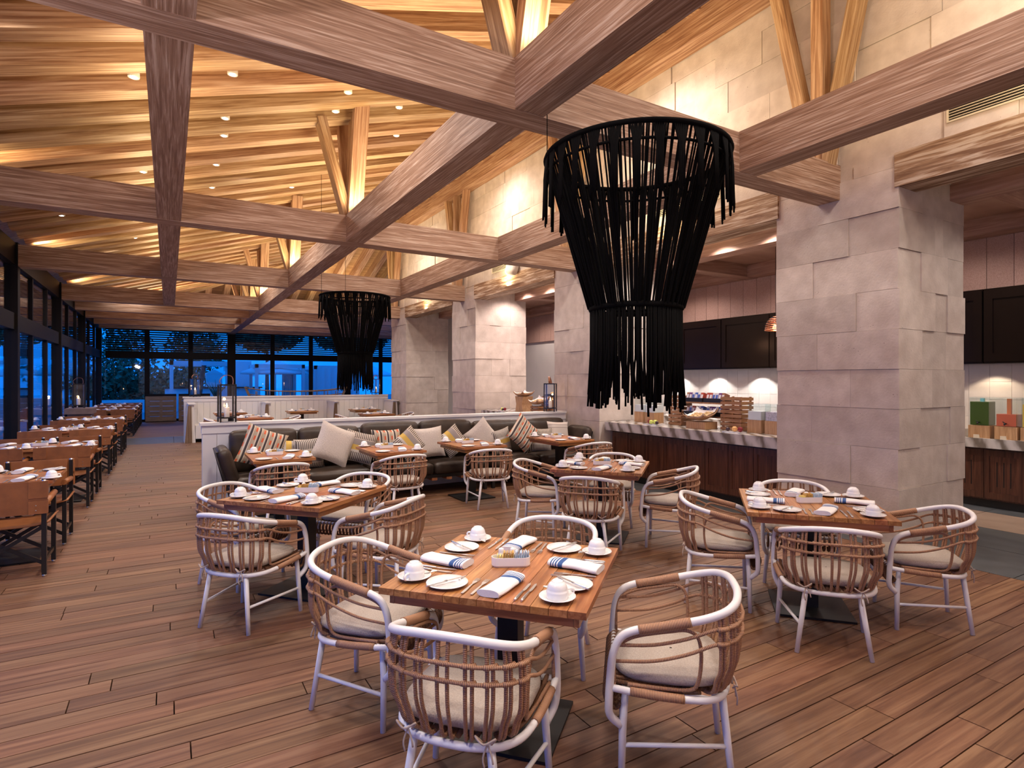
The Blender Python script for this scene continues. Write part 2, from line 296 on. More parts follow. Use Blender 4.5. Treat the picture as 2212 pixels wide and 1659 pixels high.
# ------------------------------------------------------------------ mesh helpers
class MB:
    def __init__(s): s.v = []; s.f = []; s.uv = {}; s.sm = set()
    def quad(s, a, b, c, d): i = len(s.v); s.v += [a, b, c, d]; s.f.append((i, i + 1, i + 2, i + 3)); return s
    def box(s, x0, x1, y0, y1, z0, z1):
        i = len(s.v)
        s.v += [(x0, y0, z0), (x1, y0, z0), (x1, y1, z0), (x0, y1, z0), (x0, y0, z1), (x1, y0, z1), (x1, y1, z1), (x0, y1, z1)]
        for q in ((0, 3, 2, 1), (4, 5, 6, 7), (0, 1, 5, 4), (1, 2, 6, 5), (2, 3, 7, 6), (3, 0, 4, 7)): s.f.append(tuple(i + k for k in q))
        return s
    def bar(s, a, b, w, h=None, up=(0, 0, 1)):
        """square bar from a to b"""
        a, b = Vector(a), Vector(b); d = (b - a).normalized(); h = h or w
        u = Vector(up)
        if abs(d.dot(u)) > .98: u = Vector((0, 1, 0))
        r = d.cross(u).normalized() * w / 2; u = r.cross(d).normalized() * h / 2
        i = len(s.v)
        for p in (a, b):
            for e in (-r - u, r - u, r + u, -r + u): s.v.append(tuple(p + e))
        for q in ((3, 2, 1, 0), (4, 5, 6, 7), (0, 1, 5, 4), (1, 2, 6, 5), (2, 3, 7, 6), (3, 0, 4, 7)): s.f.append(tuple(i + k for k in q))
        return s
    def tube(s, pts, r, n=8, closed=False, cap=True):
        pts = [Vector(p) for p in pts]; m = len(pts); rr = r if isinstance(r, (list, tuple)) else [r] * m
        tg = []
        for k in range(m):
            if closed: t = pts[(k + 1) % m] - pts[k - 1]
            else: t = pts[min(k + 1, m - 1)] - pts[max(k - 1, 0)]
            tg.append(t.normalized())
        ref = Vector((0, 0, 1)) if abs(tg[0].z) < .9 else Vector((1, 0, 0))
        nrm = (ref - tg[0] * ref.dot(tg[0])).normalized(); base = len(s.v); L = [0]
        for k in range(1, m): L.append(L[-1] + (pts[k] - pts[k - 1]).length)
        for k in range(m):
            nrm = (nrm - tg[k] * nrm.dot(tg[k])).normalized(); bn = tg[k].cross(nrm)
            for j in range(n):
                a = 2 * PI * j / n; s.v.append(tuple(pts[k] + (nrm * math.cos(a) + bn * math.sin(a)) * rr[k]))
        rng = m if closed else m - 1
        for k in range(rng):
            k2 = (k + 1) % m; l2 = L[k + 1] if k + 1 < m else L[-1] + (pts[0] - pts[-1]).length
            for j in range(n):
                j2 = (j + 1) % n
                s.uv[len(s.f)] = [(L[k], j / n), (L[k], (j + 1) / n), (l2, (j + 1) / n), (l2, j / n)]
                s.sm.add(len(s.f)); s.f.append((base + k * n + j, base + k * n + j2, base + k2 * n + j2, base + k2 * n + j))
        if cap and not closed:
            s.f.append(tuple(base + j for j in range(n))[::-1]); s.f.append(tuple(base + (m - 1) * n + j for j in range(n)))
        return s
    def lathe(s, prof, n=20, c=(0, 0, 0)):
        b = len(s.v); m = len(prof)
        for r, z in prof:
            for j in range(n): a = 2 * PI * j / n; s.v.append((c[0] + r * math.cos(a), c[1] + r * math.sin(a), c[2] + z))
        for k in range(m - 1):
            for j in range(n):
                j2 = (j + 1) % n; s.sm.add(len(s.f)); s.f.append((b + k * n + j, b + k * n + j2, b + (k + 1) * n + j2, b + (k + 1) * n + j))
        s.f.append(tuple(b + j for j in range(n))[::-1]); s.f.append(tuple(b + (m - 1) * n + j for j in range(n)))
        return s
    def prism(s, poly, z0, z1, axis='z'):
        b = len(s.v); n = len(poly)
        for z in (z0, z1):
            for x, y in poly: s.v.append((x, y, z) if axis == 'z' else ((x, z, y) if axis == 'y' else (z, x, y)))
        s.f.append(tuple(b + j for j in range(n))[::-1]); s.f.append(tuple(b + n + j for j in range(n)))
        for j in range(n): j2 = (j + 1) % n; s.f.append((b + j, b + j2, b + n + j2, b + n + j))
        return s
    def surf(s, fn, nu, nv, smooth=True):
        b = len(s.v)
        for i in range(nu + 1):
            for j in range(nv + 1): s.v.append(tuple(fn(i / nu, j / nv)))
        for i in range(nu):
            for j in range(nv):
                if smooth: s.sm.add(len(s.f))
                s.f.append((b + i * (nv + 1) + j, b + (i + 1) * (nv + 1) + j, b + (i + 1) * (nv + 1) + j + 1, b + i * (nv + 1) + j + 1))
        return s
    def pillow(s, W, H, T, n=12, pinch=.10, c=(0, 0, 0)):
        """plump cushion in the local XZ plane, T thick along Y"""
        for sg in (-1, 1):
            def fn(u, v, sg=sg):
                a, b2 = 2 * u - 1, 2 * v - 1
                x = a * W / 2 * (1 - pinch * (1 - b2 * b2)); z = b2 * H / 2 * (1 - pinch * (1 - a * a))
                t = ((1 - a ** 4) * (1 - b2 ** 4)) ** .5
                return (c[0] + (x if sg > 0 else -x), c[1] + sg * T / 2 * t, c[2] + z)
            s.surf(fn, n, n)
        return s
    def slab(s, x0, x1, y0, y1, z0, z1, r=.04, n=6):
        """padded box: rounded-corner, domed upholstery block"""
        cx, cy, cz = (x0 + x1) / 2, (y0 + y1) / 2, (z0 + z1) / 2; hx, hy, hz = (x1 - x0) / 2, (y1 - y0) / 2, (z1 - z0) / 2
        def sup(p):
            x, y, z = p; q = [x * hx, y * hy, z * hz]; h = (hx, hy, hz)
            core = [max(-(h[i] - r), min(h[i] - r, q[i])) for i in range(3)]
            d = Vector([q[i] - core[i] for i in range(3)])
            if d.length > 1e-9: d = d.normalized() * r
            bul = .018 * (1 - x * x) * (1 - y * y) * (1 if abs(z) > .99 else 0) * (1 if z > 0 else -1)
            bul2 = .015 * (1 - x * x) * (1 - z * z) * (1 if abs(y) > .99 else 0) * (1 if y > 0 else -1)
            return (cx + core[0] + d.x, cy + core[1] + d.y + bul2, cz + core[2] + d.z + bul)
        e = lambda t: math.copysign(abs(2 * t - 1) ** .55, 2 * t - 1)
        for ax in range(3):
            for sg in (-1, 1):
                def fn(u, v, ax=ax, sg=sg):
                    p = [0, 0, 0]; p[ax] = sg; p[(ax + 1) % 3] = e(u) * (1); p[(ax + 2) % 3] = e(v) * sg
                    return sup(p)
                s.surf(fn, n + 4, n + 4)
        return s
    def mesh(s, name):
        me = bpy.data.meshes.new(name); me.from_pydata(s.v, [], s.f)
        if s.uv:
            ul = me.uv_layers.new(name='UVMap')
            for p in me.polygons:
                u = s.uv.get(p.index)
                if u:
                    for k, li in enumerate(p.loop_indices): ul.data[li].uv = u[k]
        if s.sm:
            fl = [i in s.sm for i in range(len(s.f))]; me.polygons.foreach_set('use_smooth', fl)
        me.update(); return me
    def build(s, name, mat, parent=None, loc=None, rot=None):
        return obj(name, s.mesh(name), mat, parent, loc, rot)
def obj(name, me, mat, parent=None, loc=None, rot=None):
    if mat and not me.materials: me.materials.append(M[mat])
    o = bpy.data.objects.new(name, me); COL.objects.link(o)
    if parent: o.parent = parent
    if loc: o.location = loc
    if rot: o.rotation_euler = rot
    return o
def empty(name, loc=(0, 0, 0), rz=0, parent=None):
    o = bpy.data.objects.new(name, None); COL.objects.link(o); o.location = loc; o.rotation_euler = (0, 0, rz); o.empty_display_size = .1
    if parent: o.parent = parent
    return o
def tag(o, label=None, cat=None, group=None, kind=None):
    if label: o['label'] = label
    if cat: o['category'] = cat
    if group: o['group'] = group
    if kind: o['kind'] = kind
    return o
def copy_tree(o, parent=None):
    c = o.copy(); COL.objects.link(c)
    if parent: c.parent = parent
    for ch in list(KIDS.get(o.name, ())): copy_tree(ch, c)
    return c
KIDS = {}
def index_kids():
    KIDS.clear()
    for o in bpy.data.objects:
        if o.parent: KIDS.setdefault(o.parent.name, []).append(o)
def place(proto, loc, rz, label=None, group=None, first=[set()]):
    """moves the prototype itself the first time, then copies of it"""
    if proto.name not in first[0]: first[0].add(proto.name); o = proto
    else: o = copy_tree(proto)
    o.location = loc; o.rotation_euler = (o.rotation_euler[0], o.rotation_euler[1], rz)
    if label: o['label'] = label
    if group: o['group'] = group
    return o
def cr(pts, n=6, closed=False):
    """Catmull-Rom through points"""
    P = [Vector(p) for p in pts]; out = []; m = len(P); rng = m if closed else m - 1
    for i in range(rng):
        a = P[i - 1] if (closed or i > 0) else P[0] * 2 - P[1]; b = P[i]; c = P[(i + 1) % m]; d = P[(i + 2) % m] if (closed or i + 2 < m) else P[-1] * 2 - P[-2]
        for k in range(n):
            t = k / n; out.append(.5 * ((2 * b) + (c - a) * t + (2 * a - 5 * b + 4 * c - d) * t * t + (3 * b - a - 3 * c + d) * t ** 3))
    if not closed: out.append(P[-1])
    return out
_cube = None
def cube(name, mat, x0, x1, y0, y1, z0, z1, parent=None):
    """one shared unit cube per material, scaled and placed"""
    key = 'cube_' + mat
    me = bpy.data.meshes.get(key)
    if me is None: me = MB().box(-.5, .5, -.5, .5, -.5, .5).mesh(key); me.materials.append(M[mat])
    o = bpy.data.objects.new(name, me); COL.objects.link(o); o.scale = (x1 - x0, y1 - y0, z1 - z0); o.location = ((x0 + x1) / 2, (y0 + y1) / 2, (z0 + z1) / 2)
    if parent: o.parent = parent
    return o
def beam(name, a, b, w, h, mat, parent=None, up=(0, 0, 1)):
    """timber: mesh runs along its own X so that the grain follows it"""
    a, b = Vector(a), Vector(b); d = b - a; L = d.length; d.normalize(); u = Vector(up)
    if abs(d.dot(u)) > .98: u = Vector((0, 1, 0))
    y = u.cross(d).normalized(); z = d.cross(y)
    o = MB().box(-L / 2, L / 2, -w / 2, w / 2, -h / 2, h / 2).build(name, mat, parent)
    mt = Matrix((d, y, z)).transposed().to_4x4(); mt.translation = (a + b) / 2; o.matrix_local = mt
    return o
# ================================================================== floor
floor = tag(MB().box(-2.3, 12, -4, 27, -.12, -.03).build('floor', 'floor_under'), 'dark boarded deck floor of the dining room', kind='structure')
TH = math.radians(30.65)
def cam_xy(x, y):
    d = x * math.sin(TH) + y * math.cos(TH); r = x * math.cos(TH) - y * math.sin(TH); return r, d
planks = []
y = -4.0; row = 0
while y < 17.6:
    x = -2.25 - random.uniform(0, 1.6)
    while x < 6.0:
        L = random.choice((1.15, 1.45, 1.8, 2.2)) + random.uniform(-.1, .1)
        a, b = max(x, -2.25), min(x + L, 6.0)
        if b - a > .12: planks.append((a, b, y, min(y + .14, 17.6)))
        x += L
    y += .14; row += 1
def seen(p):
    best = 0
    for px, py in ((p[0], p[2]), (p[1], p[3]), ((p[0] + p[1]) / 2, (p[2] + p[3]) / 2)):
        r, d = cam_xy(px, py)
        if d > .9 and abs(r / d) < .9 and 1.635 / d < .68: best = max(best, 1 / d)
    return best
order = sorted(range(len(planks)), key=lambda i: -seen(planks[i])); near = set(order[:300]); rest = MB()
for i, (a, b, c, d) in enumerate(planks):
    g = .003
    if i in near: cube('plank', 'floor_wood', a + g, b - g, c + g, d - g, -.03, random.uniform(-.0015, .0008), floor)
    else: rest.box(a + g, b - g, c + g, d - g, -.03, 0)
tag(rest.build('plank_field', 'floor_wood_far', floor), kind='stuff')
# slate border, beige walkway and slate threshold
def tiles(name, mat, x0, x1, y0, y1, tx, ty, gap=.004):
    nx, ny = max(1, round((x1 - x0) / tx)), max(1, round((y1 - y0) / ty))
    for i in range(nx):
        for j in range(ny):
            cube(name, mat, x0 + (x1 - x0) * i / nx + gap, x0 + (x1 - x0) * (i + 1) / nx - gap, y0 + (y1 - y0) * j / ny + gap, y0 + (y1 - y0) * (j + 1) / ny - gap, -.03, 0, floor)
tiles('slate_tile', 'slate', 6.0, 7.8, -4, 17.6, .9, 1.2)
tiles('beige_floor_tile', 'beige_tile', 7.8, 8.75, -4, 17.6, .95, 1.2)
tiles('slate_tile', 'slate', 8.75, 9.85, -4, 17.6, 1.1, 1.2)
tiles('slate_tile', 'slate', -2.25, 11.9, 17.6, 19.6, 1.2, 2.0)
fw = MB(); y = 19.6
while y < 26.9: fw.box(-2.25, 11.9, y + .003, y + .137, -.03, 0); y += .14
tag(fw.build('far_plank_field', 'floor_wood_far', floor), kind='stuff')

# ================================================================== roof
ceil = tag(empty('ceiling'), 'timber roof with rafters, tie beams and struts', kind='structure')
YH = 27.0
dk = MB(); t = .33
def rp(x, y): return (x, y, min(roof(x), ROOF0 + SLOPE * (YH - y)) + t)
dk.f.append((0, 1, 2, 3)); dk.v += [rp(-2.25, -4), rp(6.2, -4), rp(6.2, YH - 8.45), rp(-2.25, YH)]
dk.quad(rp(-2.25, YH), rp(6.2, YH - 8.45), rp(12, YH - 8.45), rp(12, YH))
dk.quad((-2.25, -4, ROOF0 + t + .03), (-2.25, YH, ROOF0 + t + .03), (-3.6, YH, 3.75), (-3.6, -4, 3.75))
dk.build('roof_deck', 'deck_wood_x', ceil)
sl = math.hypot(1, SLOPE)
y = -3.7; k = 0
while y < YH - .5:
    x1 = 6.2 if y < YH - 8.45 else -2.25 + (YH - y)
    beam('rafter', (-2.2, y, roof(-2.2) + .16), (x1, y, roof(x1) + .16), .22, .33, 'rafter_wood', ceil); y += .6
x = -1.75
while x < 10.5:
    y0 = YH - (x + 2.25) if x < 6.2 else YH - 8.45
    z0 = ROOF0 + SLOPE * (YH - y0)
    beam('rafter', (x, y0, z0 + .16), (x, YH, ROOF0 + .16), .20, .33, 'rafter_wood', ceil); x += .6
beam('hip_rafter', (-2.25, YH, ROOF0 + .08), (6.2, YH - 8.45, roof(6.2) + .08), .22, .3, 'rafter_wood', ceil)
ZB, HB = 3.57, .37
for by in BEAM_Y: beam('tie_beam', (-2.2, by, ZB + HB / 2), (6.2, by, ZB + HB / 2), .25, HB, 'beam_wood', ceil)
for by in (19.7, 21.95, 24.2, 25.9): beam('tie_beam', (-2.2, by, ZB + HB / 2), (10, by, ZB + HB / 2), .22, HB, 'beam_wood', ceil)
for bx, y1 in ((0, 17.3), (2.25, 26.9), (4.68, 17.3)): beam('long_beam', (bx, -4, ZB + HB / 2 + .006), (bx, y1, ZB + HB / 2 + .006), .25, HB, 'beam_wood', ceil)
beam('wall_plate', (6.05, -4, 6.30), (6.05, 18.5, 6.30), .28, .36, 'rafter_wood', ceil)
for by in BEAM_Y + [19.7, 21.95]:
    for sx, sy in ((-1, 0), (0, -1), (0, 1), (0, 0)):
        tx, ty = 2.25 + sx * .45 + (.06 if not (sx or sy) else 0), by + sy * .45
        zt = min(roof(tx), ROOF0 + SLOPE * (YH - ty))
        beam('strut', (2.25 + sx * .07, by + sy * .07, ZB + HB - .05), (tx, ty, zt + .05), .12, .20, 'rafter_wood', ceil, up=(-sy, sx, 0) if (sx or sy) else (1, 0, 0))
    if by < 18:
        for dy in (-.52, 0, .52):
            beam('wall_strut', (6.04, by + dy * .12, ZB + HB + .0), (6.04, by + dy, 6.14), .13, .15, 'rafter_wood', ceil, up=(1, 0, 0))

# ================================================================== stone wall and pillars
PIL = [(-1.62, -.30), (2.976, 4.291), (7.577, 8.901), (12.151, 13.416), (16.789, 18.109)]
XW = 6.2
wr = tag(MB().box(XW + .06, XW + .34, -4, 18.1, 3.88, 6.95).build('wall_right', 'limestone'), 'pale limestone block wall above the timber lintels', kind='structure')
random.seed(11)
z = 3.88; cidx = 0
while z < 6.5:
    z1 = z + .4; y = -4 + random.uniform(0, .5)
    while y < 18.1:
        L = random.choice((.55, .7, .85, 1.0)); y2 = min(y + L, 18.1)
        if y2 > .3: cube('stone_block', 'limestone', XW + random.choice((-.016, -.006, .0, .006)), XW + .08, y + .002, y2 - .002, z + .0018, z1 - .0018, wr)
        y = y2
    z = z1; cidx += 1
plab = ['limestone pillar at the edge of the dining room by the slate walkway', 'big limestone pillar beside a square dining table and the buffet counter', 'limestone pillar behind the arm end of the leather sofa',
        'limestone pillar behind the buffet counter with bread baskets', 'limestone pillar at the end of the white booths']
for pi, (y0, y1) in enumerate(PIL):
    x1 = 7.607
    pl = tag(MB().box(XW + .05, x1 - .05, y0 + .05, y1 - .05, -.02, 3.9).build('pillar', 'limestone'), plab[pi], 'pillar', kind='structure')
    if pi == 0: continue
    z = -.25; k = pi
    while z < 3.86:
        za, zb = max(z, 0), min(z + .4, 3.88); k += 1; z += .4
        if zb - za < .03: continue
        e = lambda: random.choice((-.013, -.011, -.001, 0, .001))
        a, b = (.42, .86) if k % 2 else (.70, .44); a += random.uniform(-.05, .05); b += random.uniform(-.05, .05)
        ez = .0012; pr = e()
        cube('stone_block', 'limestone', XW + pr, XW + a, y0 + e(), y0 + b, za + ez, zb - ez, pl)
        cube('stone_block', 'limestone', XW + e(), XW + .4, y0 + b + .002, y1 - e(), za + ez, zb - ez, pl)
        c = (a + 1.407) / 2 + random.uniform(-.1, .1) + (.08 if k % 2 else -.08)
        cube('stone_block', 'limestone', XW + a + .002, XW + c, y0 + e(), y0 + .4, za + ez, zb - ez, pl)
        cube('stone_block', 'limestone', XW + c + .002, x1 + e(), y0 + e(), y0 + .6, za + ez, zb - ez, pl)
# lintels between the pillars
bay = tag(empty('trim_1'), 'timber lintels and coffered ceiling over the buffet bay', kind='structure')
for a, b in zip(PIL[:-1], PIL[1:]): beam('lintel', (XW + .15, a[1] - .02, 3.715), (XW + .15, b[0] + .02, 3.715), .36, .335, 'lintel_wood', bay)
cube('bay_ceiling_panel', 'ceiling_white', XW + .3, 7.3, -4, 18.1, 3.80, 3.9, bay)
cube('bay_ceiling_panel', 'bay_wood', 7.3, 9.8, -4, 18.1, 3.80, 3.9, bay)
for bx in (7.43, 9.45): beam('bay_beam', (bx, -4, 3.70), (bx, 18.1, 3.70), .30, .24, 'bay_wood', bay)
for by in (-.97, 2.55, 4.85, 7.2, 9.6, 11.6, 14.8): beam('bay_beam', (7.5, by, 3.695), (9.7, by, 3.695), .26, .24, 'bay_wood', bay)
# back wall of the buffet: boards, tiles
bw = tag(MB().box(9.7, 9.9, -4, 18.1, 0, 3.9).build('wall_buffet', 'backsplash'), 'buffet back wall with tiled splashback and boarded frieze', kind='structure')
y = -1.0
while y < 16: cube('frieze_board', 'frieze_wood', 9.62, 9.7, y + .003, y + .297, 2.80, 3.80, bw); y += .3
for i in range(42):
    for j in range(4):
        cube('wall_tile', 'backsplash', 9.66, 9.695 + 0, .6 + i * .24 + .0015, .6 + (i + 1) * .24 - .0015, .9 + j * .24 + .0015, .9 + (j + 1) * .24 - .0015, bw)
for nm, a in (('wall_back', (-2.4, 9.9, -4.2, -4, 0, 6.9)),):
    tag(MB().box(*a).build(nm, 'ceiling_white'), 'plain plaster end wall', kind='structure')
tag(MB().box(6.5, 9.9, 18.1, 18.3, 0, 3.9).build('wall_end', 'ceiling_white'), 'plain wall closing the buffet bay', kind='structure')

tag(MB().box(11.95, 12.1, 18.1, 27, 0, 4.6).build('wall_far_side', 'ceiling_white'), 'plain wall beside the far windows', kind='structure')
tag(MB().box(9.9, 12.1, 18.1, 18.3, 0, 7).build('wall_recess', 'ceiling_white'), 'plain wall of the far recess', kind='structure')
# ================================================================== window walls
def window_bay(idx, a, b, axis, at, n, label, slats=True, posts=(True, True), pw=.17, mw=.045):
    """glazed bay running from a to b along axis ('x' or 'y') at the other coordinate"""
    wobj = tag(empty('window_%d' % idx), label, kind='structure')
    def bx(name, mat, u0, u1, d0, d1, z0, z1):
        if axis == 'y': return cube(name, mat, at + d0, at + d1, u0, u1, z0, z1, wobj)
        return cube(name, mat, u0, u1, at + d0, at + d1, z0, z1, wobj)
    s = -1 if axis == 'y' else 1          # outward
    def dd(p, q): return (min(s * p, s * q), max(s * p, s * q))
    if posts[0]: bx('post', 'mullion', a - pw / 2, a + pw / 2, *dd(-.09, .10), 0, 3.98)
    if posts[1]: bx('post', 'mullion', b - pw / 2, b + pw / 2, *dd(-.09, .10), 0, 3.98)
    bx('header', 'mullion', a + pw / 2, b - pw / 2, *dd(-.05, .09), 2.50, 2.78)
    bx('top_band', 'mullion', a + pw / 2, b - pw / 2, *dd(-.06, .09), 3.60, 3.97)
    bx('sill', 'mullion', a + pw / 2, b - pw / 2, *dd(-.03, .06), 0, .10)
    st = (b - a) / n
    for i in range(1, n): bx('mullion', 'mullion', a + st * i - mw, a + st * i + mw, *dd(-.035, .05), .10, 3.60)
    for i in range(n):
        u0, u1 = a + st * i + .03, a + st * (i + 1) - .03
        bx('pane', 'window_glass', u0, u1, *dd(.0, .006), .10, 2.50); bx('pane', 'window_glass', u0, u1, *dd(.0, .006), 2.78, 3.60)
    if slats:
        for k in range(9):
            z = 2.82 + k * .088
            bx('louvre_slat', 'mullion', a + pw / 2, b - pw / 2, *dd(.13, .20), z, z + .052)
    return wobj
ys = [-4, -.95, 3.67, 8.25, 12.82, 17.42, 22.0, 26.9]
for i in range(len(ys) - 1):
    window_bay(i + 1, ys[i], ys[i + 1], 'y', -2.3, 3, 'dark framed glazed bay of the long window wall beside the leather chairs', ys[i] > 2, (True, i == len(ys) - 2))
xs = [-2.25, 2.26, 7.1, 11.9]
for i in range(3): window_bay(9 + i, xs[i], xs[i + 1], 'x', 27.0, 3, 'dark framed glazed bay of the far window wall', True, (i > 0, i == 2), .30, .085)
#=EXTERIOR=
# ================================================================== outside
tag(MB().box(-40, 40, 27.2, 70, -.3, -.06).box(-40, -2.45, -6, 27.2, -.3, -.06).build('ground', 'terrace'), 'paved terrace outside the windows', kind='structure')
def pergola(name, x0, x1, y0, y1, h, label, w=.16, slats=True):
    o = tag(empty(name, ((x0 + x1) / 2, (y0 + y1) / 2, -.06)), label, 'pergola', 'white pergolas on the terrace')
    hx, hy = (x1 - x0) / 2, (y1 - y0) / 2
    for sx in (-1, 1):
        for sy in (-1, 1): MB().box(-w / 2, w / 2, -w / 2, w / 2, 0, h).build('post', 'outdoor_white', o, (sx * hx, sy * hy, 0))
    for sy in (-1, 1): MB().box(-hx - w / 2, hx + w / 2, -w / 2, w / 2, -.2, 0).build('top_rail', 'outdoor_white', o, (0, sy * hy, h))
    for sx in (-1, 1): MB().box(-w / 2, w / 2, -hy, hy, -.2, 0).build('side_rail', 'outdoor_white', o, (sx * hx, 0, h - .001))
    if slats:
        for k in range(5): MB().box(-hx, hx, -.03, .03, -.1, 0).build('roof_slat', 'outdoor_white', o, (0, -hy + (k + .5) * hy * .4, h))
    return o
pergola('pergola', .1, 2.75, 32.5, 35.5, 2.65, 'white pergola with slatted top in front of the outdoor bar')
pergola('pergola', 3.9, 6.2, 32.5, 35, 2.55, 'white pergola standing over a cream parasol')
pergola('pergola', 6.75, 9.0, 32, 34.5, 2.5, 'white pergola hung with long curtains')
pergola('pergola', -8.6, -5.9, 32.5, 35.2, 2.55, 'white pergola standing beyond the corner of the window walls')
pergola('pergola', -13, -10.2, 37, 40, 2.55, 'white pergola farthest along the terrace')
def parasol(x, y, h, R, label):
    o = tag(empty('parasol', (x, y, -.06)), label, 'parasol', 'white parasols on the terrace')
    MB().tube([(0, 0, 0), (0, 0, h)], .03).build('pole', 'outdoor_white', o)
    MB().lathe([(.02, h + .02), (R * .5, h - R * .2), (R, h - R * .40), (R, h - R * .40 - .12), (R * .98, h - R * .40 - .12), (R * .48, h - R * .24), (.02, h - .03)], 8).build('canopy', 'canvas_white', o)
    MB().lathe([(.35, 0), (.35, .06), (.05, .08)], 12).build('base', 'outdoor_white', o)
parasol(5.0, 33.8, 2.85, 1.75, 'white parasol inside a pergola'); parasol(10.2, 34.5, 2.75, 1.7, 'white parasol beside the curtained pergola'); parasol(3.3, 41, 2.7, 1.5, 'white parasol behind the outdoor bar')
parasol(-4.6, 37.0, 2.7, 1.6, 'white parasol beside the hedge'); parasol(-8.6, 40, 2.7, 1.7, 'white parasol between the two terrace pergolas')
def curtain(x0, x1, y, label):
    def fn(u, v): return (x0 + (x1 - x0) * u, y + .05 * math.sin(u * 40), -.05 + 2.4 * v)
    m = MB(); m.surf(fn, 60, 1); m.surf(lambda u, v: (x0 + (x1 - x0) * u, y + .02 + .05 * math.sin(u * 40), -.05 + 2.4 * v), 60, 1)
    tag(m.build('curtain', 'canvas_white'), label, 'curtain', 'curtains of the pergola')
curtain(6.8, 8.9, 31.85, 'long white curtain drawn across the front of a pergola'); curtain(6.75, 8.9, 34.6, 'long white curtain at the back of a pergola')
curtain(5.55, 6.25, 35.1, 'narrow white curtain tied at a pergola corner')
bar = tag(empty('outdoor_bar', (2.0, 37, -.06)), 'pale outdoor bar counter behind the pergola', 'bar')
MB().box(-2.2, 2.6, -.3, .3, 0, 1.25).build('front', 'outdoor_white', bar); MB().box(-2.3, 2.7, -.4, .4, 1.25, 1.33).build('top', 'mullion', bar)
tk = tag(MB().box(-.4, .4, -.3, .3, 0, .75).prism([(-.42, .75), (.42, .75), (0, 1.0)], -.32, .32, 'y').build('bar_canister', 'outdoor_white', None, (2.2, 37, 1.27)), 'white gabled box standing on the outdoor bar', 'box')
cb = tag(MB().box(-.55, .55, -.2, .2, 0, 1.5).box(-.9, -.55, -.2, .2, .9, 1.25).build('bar_cabinet', 'outdoor_white', None, (3.6, 37.1, 1.27)), 'tall pale cabinet on the outdoor bar', 'cabinet')
def leaves(m, c, R, n, size):
    for _ in range(n):
        u = Vector((random.gauss(0, 1), random.gauss(0, 1), random.gauss(0, 1))).normalized() * (random.random() ** .4)
        p = Vector(c) + Vector((u.x * R[0], u.y * R[1], u.z * R[2])); a = Vector((random.uniform(-1, 1), random.uniform(-1, 1), random.uniform(-1, 1))).normalized() * size
        b = a.cross(Vector((random.uniform(-1, 1), random.uniform(-1, 1), random.uniform(-1, 1)))).normalized() * size * .5
        m.quad(tuple(p - a), tuple(p + b), tuple(p + a), tuple(p - b))
def tree(x, y, h, R, n, label, lean=0):
    o = tag(empty('tree', (x, y, -.06)), label, 'tree', 'trees beyond the terrace')
    MB().tube(cr([(0, 0, 0), (lean * .4, 0, h * .4), (lean, 0, h)], 4), [.16, .16, .15, .15, .13, .12, .11, .1, .1]).build('trunk', 'bark', o)
    m = MB(); leaves(m, (lean, 0, h + R[2] * .2), R, n, .30 if R[0] > 2.3 else .16); tag(m.build('foliage', 'leaf', o), kind='stuff')
random.seed(3)
for i, (x, y, h, R) in enumerate(((-2.6, 45, 2.4, (2.0, 1.6, 2.8)), (1.5, 46, 2.6, (1.9, 1.6, 2.8)), (6.5, 48, 5.2, (2.8, 2, 1.6)), (13, 48, 5.2, (3.2, 2, 1.6)), (-9, 50, 5.4, (3.4, 2, 1.7)))):
    tree(x, y, h, R, 2200, ['bushy dark tree behind the hedge', 'dark tree behind the outdoor bar', 'tall tree behind the parasol pergola', 'tall tree behind the curtained pergola', 'tall tree behind the terrace parasols'][i])
tree(1.15, 33.4, 3.2, (1.1, 1.1, .6), 120, 'leaning palm trunk inside the slatted pergola', .5)
tree(-5.2, 31, 4.2, (1.6, 1.6, .7), 300, 'tree with a slim trunk beside the corner pergola')
hm = MB()
for k in range(7): leaves(hm, (-4.2 + k * .85, 39.6, 1.15), (.8, .6, 1.3), 500, .17)
tag(hm.build('hedge', 'leaf'), 'clipped dark green hedge along the terrace', 'hedge', kind='stuff')
tag(MB().box(-3.6, .4, 36.3, 36.5, -.06, .62).build('garden_wall', 'outdoor_white'), 'low white garden wall in front of the hedge', 'wall')
pt = tag(empty('potted_agave', (1.95, 31.2, -.06)), 'spiky agave in a wide pale bowl planter', 'plant')
MB().lathe([(.3, 0), (.55, .35), (.6, .4), (.5, .36), (.1, .3)], 18).build('planter', 'terrace', pt, (0, 0, .45)); MB().box(-.3, .3, -.3, .3, 0, .46).build('stand', 'terrace', pt)
am = MB()
for k in range(16):
    a = k * 2.4; am.tube([(0, 0, .8), (.2 * math.cos(a), .2 * math.sin(a), 1.15), ((.35 + .02 * k) * math.cos(a), (.35 + .02 * k) * math.sin(a), 1.45 + .02 * k)], [.03, .025, .003], 4)
am.build('leaves', 'leaf', pt)
